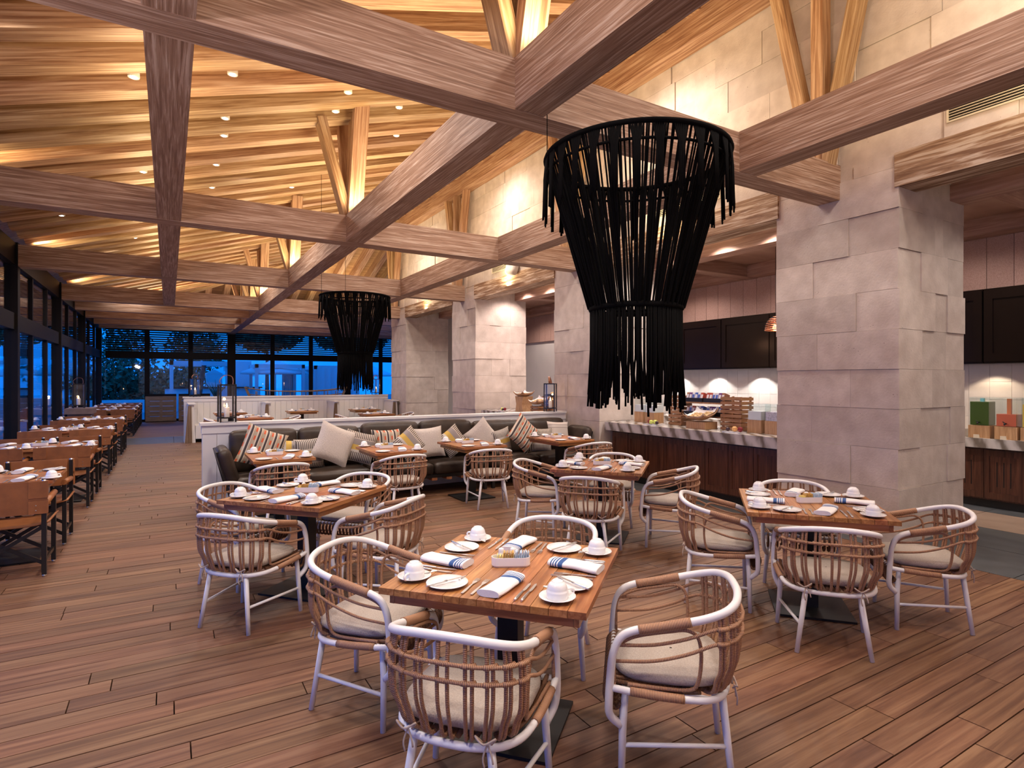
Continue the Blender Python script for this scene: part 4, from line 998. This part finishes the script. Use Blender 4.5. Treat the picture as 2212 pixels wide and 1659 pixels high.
# ================================================================== leather chairs and tables along the windows
def make_director():
    o = tag(empty('leather_chair'), None, 'chair'); W, D = .258, .23
    for sx in (-1, 1):
        MB().box(-.017, .017, -.017, .017, 0.02, .79).build('leg', 'frame_black', o, (sx * W, -D, 0)); MB().box(-.017, .017, -.017, .017, .02, .615).build('leg', 'frame_black', o, (sx * W, D, 0))
        for yy, zt in ((-D, .79), (D, .615)):
            MB().lathe([(.013, 0), (.016, .012), (.012, .02)], 10).build('foot', 'steel', o, (sx * W, yy, 0))
        MB().lathe([(.017, 0), (.017, .012), (.008, .018)], 10).build('post_cap', 'steel', o, (sx * W, -D, .79))
        MB().tube([(sx * W, -D + .02, .60), (sx * W, D + .03, .625)], .026, 10).build('arm_rest', 'leather_tan', o)
        MB().bar((sx * W, -D, .13), (sx * W, D, .13), .016, .03).build('side_rail', 'frame_black', o)
        MB().bar((sx * W, -D + .02, .45), (sx * W, D - .02, .435), .03, .03).build('seat_rail', 'frame_black', o)
    for yy in (-D + .02, D - .02): MB().bar((-W, yy, .10), (W, yy, .42), .014, .03).bar((-W, yy + .016, .42), (W, yy + .016, .10), .014, .03).build('cross_brace', 'frame_black', o)
    MB().surf(lambda u, v: ((2 * u - 1) * (W + .03), -D + .0 + (2 * D + .03) * v, .462 - .03 * (1 - (2 * u - 1) ** 4) - .006 * v), 14, 4).build('seat', 'leather_tan', o).modifiers.new('thick', 'SOLIDIFY').thickness = .012
    m = MB(); y = -D
    m.box(-W - .025, W + .025, y - .026, y - .018, .53, .80); m.box(-W + .03, W - .03, y + .018, y + .024, .53, .80)
    for s in (-1, 1): m.box(min(s * (W + .025), s * (W + .018)), max(s * (W + .025), s * (W + .018)), y - .018, y + .022, .53, .64).box(min(s * (W + .025), s * (W + .018)), max(s * (W + .025), s * (W + .018)), y - .018, y + .022, .67, .80)
    bk = m.build('backrest', 'leather_tan', o)
    for s in (-1, 1):
        MB().box(-.065, .065, -.006, .0, .53, .635).build('strap_flap', 'leather_tan', bk, (s * (W - .035), y - .026, 0)); MB().box(-.065, .065, -.006, .0, .66, .80).build('strap_flap', 'leather_tan', bk, (s * (W - .035), y - .026, 0))
        for z in (.56, .60): MB().lathe([(.005, 0), (.003, .003)], 8).build('rivet', 'steel', bk, (s * (W - .05), y - .032, z), (PI / 2, 0, 0))
    return o
dch = make_director(); lt = make_table('window_table', 1.22, .86, base=.52, bw=.96); index_kids()
LY = [6.92, 9.94, 12.95, 15.95, 20.9, 23.0, 25.1]
wn = ['the fourth table from the plinth', 'the third table from the plinth', 'the second table from the plinth', 'the table just before the plinth', 'the table just past the plinth', 'the second table past the plinth', 'the table at the far glass']
for i, y in enumerate(LY):
    place(lt, (-1.50, y, 0), 0, 'oblong teak table set with cups, ' + wn[i], 'window tables'); random.seed(70 + i)
    for s, nm in ((-1, 'sofa-side'), (1, 'far-side')):
        for x in (-1.155, -1.83):
            if i == 0 and s == -1 and x < -1.5: pass
            place(dch, (x, y + s * .54, 0), 0 if s < 0 else PI, 'leather chair at ' + wn[i] + (', aisle end' if x > -1.5 else ', glass end') + (', facing the plinth' if (s < 0) == (i < 4) else ', facing away from it'), 'leather chairs by the windows')
    for x in (-1.155, -1.83):
        for a in (0, PI):
            setting(Pose(x, y, a), wn[i], .75, i < 2, 'on ' + wn[i], .43, (-.06, -.03) if a == 0 else (-.06, .0), side=('aisle' if x > -1.5 else 'glass') + (' seat facing plinth' if (a == 0) == (i < 4) else ' seat facing away'))
    centre(Pose(-1.50, y, 0), wn[i], .75, 'on ' + wn[i], 0, .02, 0, i < 3)
pln = tag(empty('stone_plinth', (-1.95, 18.45, 0)), 'stone plinth carrying a lantern by the windows', 'plinth')
MB().box(-.24, .24, -.34, .34, 0, .79).build('pedestal', 'plinth_stone', pln); MB().box(-.29, .29, -.42, .42, .79, .93).build('top_slab', 'plinth_stone', pln)
# ================================================================== white booths
panel_wall('booth_wall', .36, 6.12, 18.25, 18.42, 1.185, 'white boarded partition behind the booths')
for i, x in enumerate((.50, 2.38, 4.26, 6.12)):
    if x > 6.1: x = 6.05
    o = tag(empty('booth_bench', (x, 17.75, 0)), 'white booth bench with sloping back and timber end, ' + ['at the aisle', 'second from the aisle', 'second from the pillar', 'at the pillar'][i], 'bench', 'booth benches')
    prof = [(-.16, 0), (.10, 0), (.06, 1.0), (-.06, 1.0), (-.10, .48)]
    MB().prism(prof, -.42, .47, 'y').build('sloping_back', 'white_panel', o)
    MB().prism([(-.145, 0), (.02, 0), (-.0, .97), (-.075, .97)], -.46, -.425, 'y').build('end_post', 'bench_wood', o)
    MB().box(-.08, .10, -.46, .47, 1.0, 1.03).build('cap', 'white_panel', o)
    if i < 3: MB().box(.10, .52, -.40, .47, .10, .44).build('seat', 'white_panel', o); 
    if i > 0: MB().box(-.58, -.17, -.40, .47, .10, .44).build('seat', 'white_panel', o)
ot = make_table('booth_table', .80, .70); index_kids()
for x, y, nm in ((1.44, 17.6, 'the booth table at the aisle'), (3.32, 17.6, 'the middle booth table'), (5.16, 17.6, 'the booth table at the pillar'), (1.75, 15.1, 'the table before the aisle booth'), (4.75, 15.1, 'the table before the pillar booth')):
    random.seed(int(x * 100)); place(ot, (x, y, 0), 0, 'teak table laid for breakfast, ' + nm, 'booth tables')
    for a in (PI / 2, -PI / 2): setting(Pose(x, y, a), nm, .75, False, 'on ' + nm, .40, (-.08, 0), side='buffet end' if a > 0 else 'aisle end')
    centre(Pose(x, y, 0), nm, .75, 'on ' + nm, 0, .05, 0, False)
for x, y, rz, lb in ((.95, 15.1, -PI / 2, 'rattan armchair at the aisle end of the table before the aisle booth'), (2.55, 15.1, PI / 2, 'rattan armchair at the buffet end of the table before the aisle booth'), (1.75, 15.75, PI, 'rattan armchair on the booth side of the table before the aisle booth'),
                     (3.95, 15.1, -PI / 2, 'rattan armchair at the aisle end of the table before the pillar booth'), (5.5, 15.1, PI / 2, 'rattan armchair at the buffet end of the table before the pillar booth')):
    seat(x, y, rz, lb, 'rattan armchairs before the booths')
cn = tag(empty('canoe_frame', (3.45, 18.9, 0)), 'open canoe-shaped timber frame behind the booth partition', 'decoration')
L = 1.5
for s in (-1, 1):
    MB().tube(cr([(-L, 0, 1.42), (-L * .6, s * .22, 1.33), (0, s * .34, 1.30), (L * .6, s * .22, 1.33), (L, 0, 1.42)], 5), .015, 6).build('gunwale', 'canoe_wood', cn)
    MB().tube(cr([(-L * .93, 0, 1.22), (-L * .6, s * .18, 1.17), (0, s * .28, 1.15), (L * .6, s * .18, 1.17), (L * .93, 0, 1.22)], 5), .012, 6).build('stringer', 'canoe_wood', cn)
MB().bar((-L, 0, 1.45), (-L * .88, 0, 1.02), .03, .07).build('stem', 'canoe_wood', cn); MB().bar((L, 0, 1.45), (L * .88, 0, 1.02), .03, .07).build('stem', 'canoe_wood', cn)
for k in range(8):
    x = (k - 3.5) * .34; f = 1 - (x / L) ** 2
    MB().tube(cr([(x, -.36 * f, 1.31), (x, -.30 * f, 1.1), (x, 0, .98), (x, .30 * f, 1.1), (x, .36 * f, 1.31)], 4), .012, 6).build('rib', 'canoe_wood', cn)
MB().box(-.9, .9, -.2, .2, .0, .98).build('cradle', 'canoe_wood', cn)
# slotted timber screens at the far glass
for x0, x1, lb in ((-.80, .25, 'slotted timber screen door at the far glass, window side'), (.33, 1.45, 'slotted timber screen door at the far glass, booth side')):
    o = tag(empty('slotted_screen', ((x0 + x1) / 2, 26.75, 0)), lb, 'screen'); hx = (x1 - x0) / 2
    for k in range(5): MB().box(-hx, hx, -.02, .02, .03 + k * .2, .03 + k * .2 + .188).build('board', 'gate_wood', o)
    for s in (-1, 0, 1): MB().box(-.05, .05, -.021, .021, .03, 1.02).build('stile', 'gate_wood', o, (s * (hx - .05), 0, 0))
    MB().box(-hx, hx, -.03, .03, 1.02, 1.1).build('top_rail', 'mullion', o); MB().box(-hx, hx, -.03, .03, 0, .03).build('bottom_rail', 'mullion', o)
# ================================================================== buffet
def counter(name, x0, x1, y0, y1, zt, th, label, doors=True, slots=False):
    o = tag(empty(name, ((x0 + x1) / 2, (y0 + y1) / 2, 0)), label, 'counter'); hx, hy = (x1 - x0) / 2, (y1 - y0) / 2
    MB().box(-hx + .16, hx - .05, -hy + .06, hy - .06, 0, .1).build('toe_kick', 'frame_black', o)
    MB().box(-hx + .14, hx - .05, -hy + .05, hy - .05, .1, zt - th).build('carcass', 'mahogany', o)
    n = max(2, round(2 * hy / .42)); stp = (2 * hy - .1) / n
    for k in range(n):
        y = -hy + .05 + stp * k; d = empty('cabinet_door', (-hx + .14, y + stp / 2, 0), 0, o); w = stp / 2 - .004
        d2 = MB().box(-.02, 0, -w, -w + .055, .12, zt - th - .03).box(-.02, 0, w - .055, w, .12, zt - th - .03).box(-.02, 0, -w + .055, w - .055, .12, .20).box(-.02, 0, -w + .055, w - .055, zt - th - .11, zt - th - .03).build('door_frame', 'mahogany', d)
        MB().box(-.008, 0, -w + .055, w - .055, .20, zt - th - .11).build('door_panel', 'mahogany', d)
        if slots:
            for q in range(3): MB().box(-.0095, -.0085, -.006, .006, .28, zt - th - .18).build('slot', 'frame_black', d, (0, (q - 1) * .07, 0))
    MB().box(-hx, hx, -hy, hy, zt - th, zt).build('stone_top', 'marble', o)
    return o
counter('buffet_counter', 6.28, 7.25, 4.33, 7.55, .945, .135, 'dark mahogany buffet counter with striped marble top and cereal display')
counter('buffet_counter', 6.33, 7.25, 8.95, 12.10, .945, .115, 'mahogany buffet counter with marble top and bread baskets')
counter('buffet_counter', 8.93, 9.66, 2.86, 9.6, .895, .12, 'mahogany back counter under the splashback with juice dispensers', slots=True)
# wall cabinets
for k in range(9):
    y0 = 1.3 + k * 1.05; o = tag(empty('wall_cabinet', (9.44, y0 + .52, 0)), 'dark glossy wall cabinet over the splashback, ' + ['first', 'second', 'third', 'fourth', 'fifth', 'sixth', 'seventh', 'eighth', 'ninth'][k] + ' from the entrance end', 'cabinet', 'wall cabinets over the buffet')
    MB().box(-.20, .17, -.52, .52, 1.86, 2.84).build('body', 'cabinet_dark', o)
    MB().box(-.225, -.20, -.515, -.42, 1.88, 2.82).box(-.225, -.20, .42, .515, 1.88, 2.82).box(-.225, -.20, -.42, .42, 1.88, 1.99).box(-.225, -.20, -.42, .42, 2.70, 2.82).build('door_frame', 'cabinet_dark', o)
    MB().box(-.21, -.20, -.42, .42, 1.99, 2.70).build('door_panel', 'cabinet_dark', o)
def at(x, y, z): return (x, y, z)
ZC = .9455
def acrylic_box(x, y, lb, fill, hw=.105, hb=.17, zc=ZC):
    o = tag(empty('food_dispenser', (x, y, zc)), lb, 'dispenser')
    MB().box(-hw, hw, -hw, hw, 0, hb).build('timber_base', 'pale_wood', o); t = .004; a = hw * .97
    for s in (-1, 1): MB().box(min(s * a, s * (a - t)), max(s * a, s * (a - t)), -a, a, hb, hb + .21).build('acrylic_side', 'acrylic', o); MB().box(-a + t, a - t, min(s * a, s * (a - t)), max(s * a, s * (a - t)), hb, hb + .21).build('acrylic_side', 'acrylic', o)
    MB().box(-a, a, -a, a, hb + .21, hb + .216).build('acrylic_lid', 'acrylic', o); MB().box(-a + t + .001, a - t - .001, -a + t + .001, a - t - .001, hb + .001, hb + .115).build('contents', fill, o)
acrylic_box(6.84, 7.22, 'clear acrylic box of yogurt on a timber base, by the pillar corner', 'yogurt'); acrylic_box(6.80, 6.93, 'clear acrylic box of yogurt on a timber base, beside the slatted stand', 'yogurt')
acrylic_box(6.72, 4.92, 'clear acrylic box half full of white yogurt beside the slatted stand', 'yogurt'); acrylic_box(6.72, 4.66, 'clear acrylic box of granola on a timber base by the big pillar', 'granola')
def slat_crate(name, x, y, W, D, H, n, lb, zc=ZC):
    o = tag(empty(name, (x, y, zc)), lb, 'crate', 'slatted timber stands')
    hh = H / n
    for k in range(n):
        z0, z1 = k * hh + .003, (k + 1) * hh - .015
        for s in (-1, 1):
            beam('slat', (-W / 2, s * (D / 2 - .008), (z0 + z1) / 2), (W / 2, s * (D / 2 - .008), (z0 + z1) / 2), .016, z1 - z0, 'crate_wood', o); beam('slat', (s * (W / 2 - .008), -D / 2 + .016, (z0 + z1) / 2), (s * (W / 2 - .008), D / 2 - .016, (z0 + z1) / 2), .016, z1 - z0, 'crate_wood', o)
    for sx in (-1, 1):
        for sy in (-1, 1): MB().box(-.012, .012, -.012, .012, 0, H - .005).build('corner_post', 'crate_wood', o, (sx * (W / 2 - .028), sy * (D / 2 - .028), 0))
    return o
slat_crate('slatted_stand', 6.85, 6.42, .24, .26, .47, 8, 'tall slatted timber stand beside the yogurt boxes')
slat_crate('slatted_stand', 6.78, 5.32, .26, .34, .47, 8, 'tall slatted timber stand beside the big pillar end')
for z, lb in ((.36, 'upper timber shelf board between the slatted stands'), (.16, 'lower timber shelf board between the slatted stands')):
    o = tag(MB().box(-.13, .13, -.40, .40, -.01, .01).build('shelf_board', 'crate_wood', None, (6.86, 5.89, ZC + z)), lb, 'shelf')
rr = random.Random(9)
for row, z, lb in ((0, .371, 'upper'), (1, .171, 'lower')):
    for b in range(2):
        yb = 5.70 + b * .38
        tag(MB().box(-.09, .09, -.175, .175, 0, .012).box(-.09, -.08, -.175, .175, .012, .06).box(.08, .09, -.175, .175, .012, .06).box(-.08, .08, -.175, -.165, .012, .06).box(-.08, .08, .165, .175, .012, .06).build('cereal_tray', 'plastic_black', None, (6.84, yb, ZC + z)), 'black tray of cereal boxes on the ' + lb + ' shelf board, ' + ('big pillar end' if b == 0 else 'yogurt end'), 'tray')
        for k in range(6):
            mt = rr.choice(('box_blue', 'box_red', 'box_white', 'box_brown', 'box_purple', 'box_white', 'box_red'))
            o = tag(empty('cereal_box', (6.83, yb - .135 + k * .054, ZC + z + .0135)), {'box_blue': 'blue', 'box_red': 'red', 'box_white': 'white', 'box_brown': 'brown', 'box_purple': 'purple'}[mt] + ' cereal box in the tray on the ' + lb + ' shelf board, ' + ('big pillar end' if b == 0 else 'yogurt end'), 'box', 'small cereal boxes')
            MB().box(-.055, .055, -.024, .024, 0, .115).build('carton', mt, o); MB().box(-.0565, -.055, -.018, .018, .03, .085).build('label_panel', 'box_white' if mt != 'box_white' else 'box_blue', o)
            o.rotation_euler = (0, .30, 0)
def bread_basket(x, y, z, lb, rz=0, tilt=-.28):
    o = tag(empty('bread_basket', (x, y, z), rz), lb, 'basket', 'bread baskets'); o.rotation_euler = (0, tilt, rz)
    def fn(u, v): a, b = 2 * u - 1, 2 * v - 1; return (a * .155, b * .19, .005 + .055 * (a ** 4) + .055 * (b ** 4))
    MB().surf(fn, 12, 12).build('tray', 'crate_wood', o).modifiers.new('t', 'SOLIDIFY').thickness = .012
    MB().surf(lambda u, v: ((2 * u - 1) * .145, (2 * v - 1) * .178, .012 + .058 * (2 * u - 1) ** 4 + .058 * (2 * v - 1) ** 4 + .004 * math.sin(u * 20)), 12, 12).build('liner', 'linen_white', o)
    return o
def roll_(x, y, z, r, lb, sc=(1, 1, .7)):
    o = tag(MB().lathe([(r * .5, 0), (r * .95, r * .35), (r, r * .7), (r * .75, r * 1.15), (r * .35, r * 1.38), (.001, r * 1.42)], 12).build('bread_roll', 'bread', None, (x, y, z), (0, 0, rr.uniform(0, 3))), lb, 'bread', 'bread rolls in baskets'); o.scale = sc
blk = tag(MB().box(-.13, .13, -.17, .17, 0, .10).build('timber_block', 'pale_wood', None, (6.60, 5.78, ZC)), 'plain timber block under the bread basket before the cereal shelves', 'block')
bread_basket(6.60, 5.78, ZC + .148, 'linen lined basket of pastries on a timber block before the cereal shelves')
for k in range(14): a, b = k % 4, k // 4; roll_(6.51 + b * .055, 5.66 + a * .078, ZC + .155 + b * .018, .036, 'small glazed pastry in the basket before the cereal shelves')
cr2 = slat_crate('slatted_crate', 6.62, 10.05, .26, .30, .17, 3, 'low slatted crate under a bread basket by the sofa lantern'); bread_basket(6.62, 10.05, ZC + .222, 'linen lined basket of rolls on a slatted crate by the sofa lantern')
for k in range(12): a, b = k % 4, k // 4; roll_(6.54 + b * .06, 9.94 + a * .075, ZC + .232 + b * .018, .036, 'pale bread roll in the basket by the sofa lantern')
fl = tag(MB().prism([(-.16, 0), (.16, 0), (.12, .16), (.17, .34), (-.17, .34), (-.12, .16)], -.13, .13, 'x').build('flared_stand', 'pale_wood', None, (6.80, 10.95, ZC)), 'flared timber stand with a bread tray by the bread basket pillar', 'stand'); bread_basket(6.80, 10.95, ZC + .345, 'linen lined tray of loaves on the flared timber stand', 0, -.08)
for k in range(6): roll_(6.72 + (k % 3) * .08, 10.88 + (k // 3) * .12, ZC + .372, .045, 'loaf slice on the flared timber stand')
slat_crate('slatted_stand', 6.92, 9.75, .28, .95, .36, 5, 'wide slatted timber stand behind the bread crate')
for b in range(2): tag(MB().box(-.12, .12, -.2, .2, 0, .05).build('bread_tray', 'plastic_black', None, (6.92, 9.53 + b * .44, ZC + .356)), 'black tray of rolls on the wide slatted stand, ' + ('sofa end' if b == 0 else 'far end'), 'tray')
for k in range(10): roll_(6.88 + (k % 2) * .08, 9.40 + (k // 2) * .14, ZC + .407, .045, 'bread roll on the wide slatted stand')
def fruit_plate(x, y, z, lb, fr):
    o = tag(MB().box(-.06, .06, -.14, .14, 0, .008).box(-.065, .065, -.145, .145, .008, .014).build('fruit_plate', 'porcelain', None, (x, y, z)), 'oblong white plate of fruit ' + lb, 'plate')
    for nm, mt, dx, dy, r, col in fr:
        f = tag(empty(nm, (x + dx, y + dy, z + .0145)), col + ' on the fruit plate ' + lb, nm, 'fruit on the buffet')
        MB().lathe([(r * .3, 0), (r * .8, r * .25), (r, r * .9), (r * .85, r * 1.5), (r * .45, r * 1.82), (.002, r * 1.65)], 16).build('flesh', mt, f); MB().tube([(0, 0, r * 1.6), (.004, .002, r * 2.0)], .0018, 5).build('stem', 'bark', f)
fruit_plate(6.46, 6.62, ZC, 'near the yogurt boxes', (('apple', 'apple_red', .03, .09, .035, 'dark red apple'), ('apple', 'apple_green', -.01, .02, .033, 'green apple lying low'), ('apple', 'apple_green', .03, -.03, .036, 'upright green apple'), ('plum', 'plum', 0, -.095, .027, 'dark plum')))
fruit_plate(6.44, 5.10, ZC, 'near the big pillar', (('plum', 'plum', .0, .095, .028, 'dark plum'), ('peach', 'peach', .01, -.005, .036, 'blushed peach'), ('apple', 'apple_red', .0, -.10, .036, 'dark red apple')))
fruit_plate(6.50, 11.35, ZC, 'near the flared stand', (('apple', 'apple_green', 0, .06, .034, 'green apple'), ('plum', 'plum', -.01, .0, .028, 'dark plum'), ('apple', 'apple_red', .0, -.07, .034, 'dark red apple')))
# juice dispensers on the back counter
ZJ = .8955
for y, mt, lb, hf in ((3.34, 'juice_green', 'clear juice dispenser of dark green juice', .30), (3.06, 'juice_red', 'clear juice dispenser of red juice', .15), (2.80, 'juice_yellow', 'clear juice dispenser of yellow juice', .28)):
    o = tag(empty('juice_dispenser', (9.12, y + .02, ZJ)), lb, 'dispenser', 'juice dispensers'); a = .105; t = .005
    MB().box(-.115, .115, -.115, .115, 0, .16).build('timber_base', 'pale_wood', o)
    for s in (-1, 1): MB().box(min(s * a, s * (a - t)), max(s * a, s * (a - t)), -a, a, .16, .52).build('acrylic_side', 'acrylic', o); MB().box(-a + t, a - t, min(s * a, s * (a - t)), max(s * a, s * (a - t)), .16, .52).build('acrylic_side', 'acrylic', o)
    MB().box(-a, a, -a, a, .52, .528).build('lid', 'acrylic', o); MB().box(-a + t + .001, a - t - .001, -a + t + .001, a - t - .001, .165, .165 + hf).build('juice', mt, o)
    MB().box(-.02, .02, -.02, .02, .165 + hf, .51).build('ice_core', 'juice_pulp' if mt == 'juice_red' else 'water_blue', o)
    MB().tube([(-.106, 0, .20), (-.15, 0, .20), (-.155, 0, .18)], .010, 8).tube([(-.14, 0, .205), (-.15, .02, .225)], .005, 6).build('tap', 'plastic_black', o)
    tag(MB().prism([(0, 0), (.03, 0), (.006, .045), (0, .045)], -.03, .03, 'y').build('name_card', 'paper_card', None, (8.955, y + .03, ZJ)), 'small cream card in front of the ' + lb[6:], 'card', 'cards on the back counter')
o = tag(empty('plate_stack', (9.15, 3.68, ZJ)), 'stack of white bowls on the back counter beside the green juice', 'bowls')
MB().box(-.14, .14, -.14, .14, 0, .10).build('ice_tray', 'steel', o)
for k in range(7): MB().lathe([(.05, .105 + k * .022), (.09, .117 + k * .022), (.092, .121 + k * .022), (.04, .112 + k * .022)], 18).build('bowl', 'porcelain', o)
# pendant lamps of copper wire
def make_pendant():
    o = tag(empty('copper_pendant'), None, 'lamp'); R, H = .15, .20
    for k in range(7):
        t = k / 6; r = R * math.sqrt(max(.04, 1 - (t * .97) ** 2)); z = H * t
        MB().tube([(r * math.cos(2 * PI * j / 24), r * math.sin(2 * PI * j / 24), z) for j in range(24)], .006 if k else .012, 5, True).build('hoop', 'copper', o)
    for k in range(14):
        a = 2 * PI * k / 14; MB().tube([(R * math.sqrt(max(.0, 1 - (t * .97) ** 2)) * math.cos(a), R * math.sqrt(max(.0, 1 - (t * .97) ** 2)) * math.sin(a), H * t) for t in (0, .25, .5, .75, .9, 1)], .003, 4).build('rib', 'frame_black', o)
    MB().lathe([(.02, .08), (.045, .05), (.045, .02), (.02, 0)], 12).build('bulb', 'copper_glow', o); MB().tube([(0, 0, .08), (0, 0, 1.40)], .004, 5).build('cord', 'frame_black', o)
    return o
pen = make_pendant(); index_kids()
for x, y, lb in ((7.9, 5.50, 'copper wire dome pendant over the counter by the big pillar'), (7.9, 7.56, 'copper wire dome pendant over the counter by the yogurt boxes')):
    place(pen, (x, y, 2.40), 0, lb, 'copper pendants'); lamp('POINT', (x, y, 2.38), 5, (1, .5, .28), .04)
tl = tag(empty('table_lamp', (7.9, 10.6, .0)), 'small table lamp with glowing white shade in the buffet bay', 'lamp'); MB().lathe([(.06, 1.25), (.05, 1.5), (.045, 1.5), (.05, 1.25)], 16).build('shade', 'shade_lit', tl); MB().tube([(0, 0, 0), (0, 0, 1.3)], .02, 8).build('stand', 'frame_black', tl)
# ================================================================== fittings
for y0, y1, lb in ((1.2, 2.55, 'long cream air grille in the stone wall near the entrance'), (10.4, 11.3, 'cream air grille above the bread counter'), (14.4, 15.3, 'cream air grille near the far pillar'), (5.1, 6.4, 'cream air grille above the cereal counter')):
    o = tag(empty('air_grille', (XW, (y0 + y1) / 2, 4.10)), lb, 'vent', 'air grilles in the stone wall'); hy = (y1 - y0) / 2
    MB().box(-.03, -.015, -hy, hy, -.09, -.075).box(-.03, -.015, -hy, hy, .075, .09).box(-.03, -.015, -hy, -hy + .015, -.075, .075).box(-.03, -.015, hy - .015, hy, -.075, .075).build('frame', 'grille_cream', o)
    MB().box(-.0165, -.0155, -hy + .015, hy - .015, -.075, .075).build('backing', 'frame_black', o)
    for k in range(6): MB().box(-.03, -.018, -hy + .015, hy - .015, -.062 + k * .025, -.056 + k * .025).build('louvre', 'grille_cream', o)
sp = tag(empty('wall_speaker', (6.10, 10.28, 3.98)), 'white loudspeaker on a bracket on the stone wall', 'speaker'); MB().slab(-.09, .08, -.12, .12, -.17, .17, .05).build('case', 'speaker_white', sp).rotation_euler = (0, .35, .4); MB().box(.0, .1, -.02, .02, -.02, .02).build('bracket', 'speaker_white', sp)
def mid(y): k = round((y + 3.7) / .6 - .5); return -3.7 + (k + .5) * .6
SPOT = [(-.3, 6.84), (.58, 6.73), (1.96, 7.66), (2.82, 7.52), (2.85, 8.04), (1.95, 8.2), (.6, 7.83), (.63, 8.38), (3.23, 9.06), (.61, 9.52), (-.32, 9.68), (.62, 11.22), (-1.48, 11.59), (2.44, 4.89), (2.0, 11.4), (3.4, 12.2), (-.6, 14), (1.2, 14.2), (4.2, 6.2), (4.3, 10.3)]
spm = MB().lathe([(.030, 0), (.034, .004), (.034, .02), (.001, .02)], 12).mesh('spot_lens'); spm.materials.append(M['spot_glow']); sph = MB().lathe([(.052, .004), (.052, .10), (.001, .10)], 12).mesh('spot_can'); sph.materials.append(M['lamp_trim'])
def spot(x, y, z, lb, grp):
    o = tag(empty('ceiling_spotlight', (x, y, z)), lb, 'spotlight', grp)
    a = bpy.data.objects.new('lens', spm); COL.objects.link(a); a.parent = o; b = bpy.data.objects.new('can', sph); COL.objects.link(b); b.parent = o
for x, y in SPOT: spot(x, mid(y), roof(x) + .03, 'small round spotlight glowing between the roof rafters', 'spotlights between the rafters')
for x, y in ((3.4, 20.2), (4.2, 20.6), (4.9, 20.0), (1.6, 21)): spot(x, y, ROOF0 + SLOPE * (YH - y) + .06, 'small round spotlight glowing in the hipped end of the roof', 'spotlights in the hipped end')
for y in (5.05, 5.95, 6.85, 9.7, 11.2): spot(6.95, y, 3.76, 'bright downlight in the white strip over the buffet counters', 'downlights over the buffet')
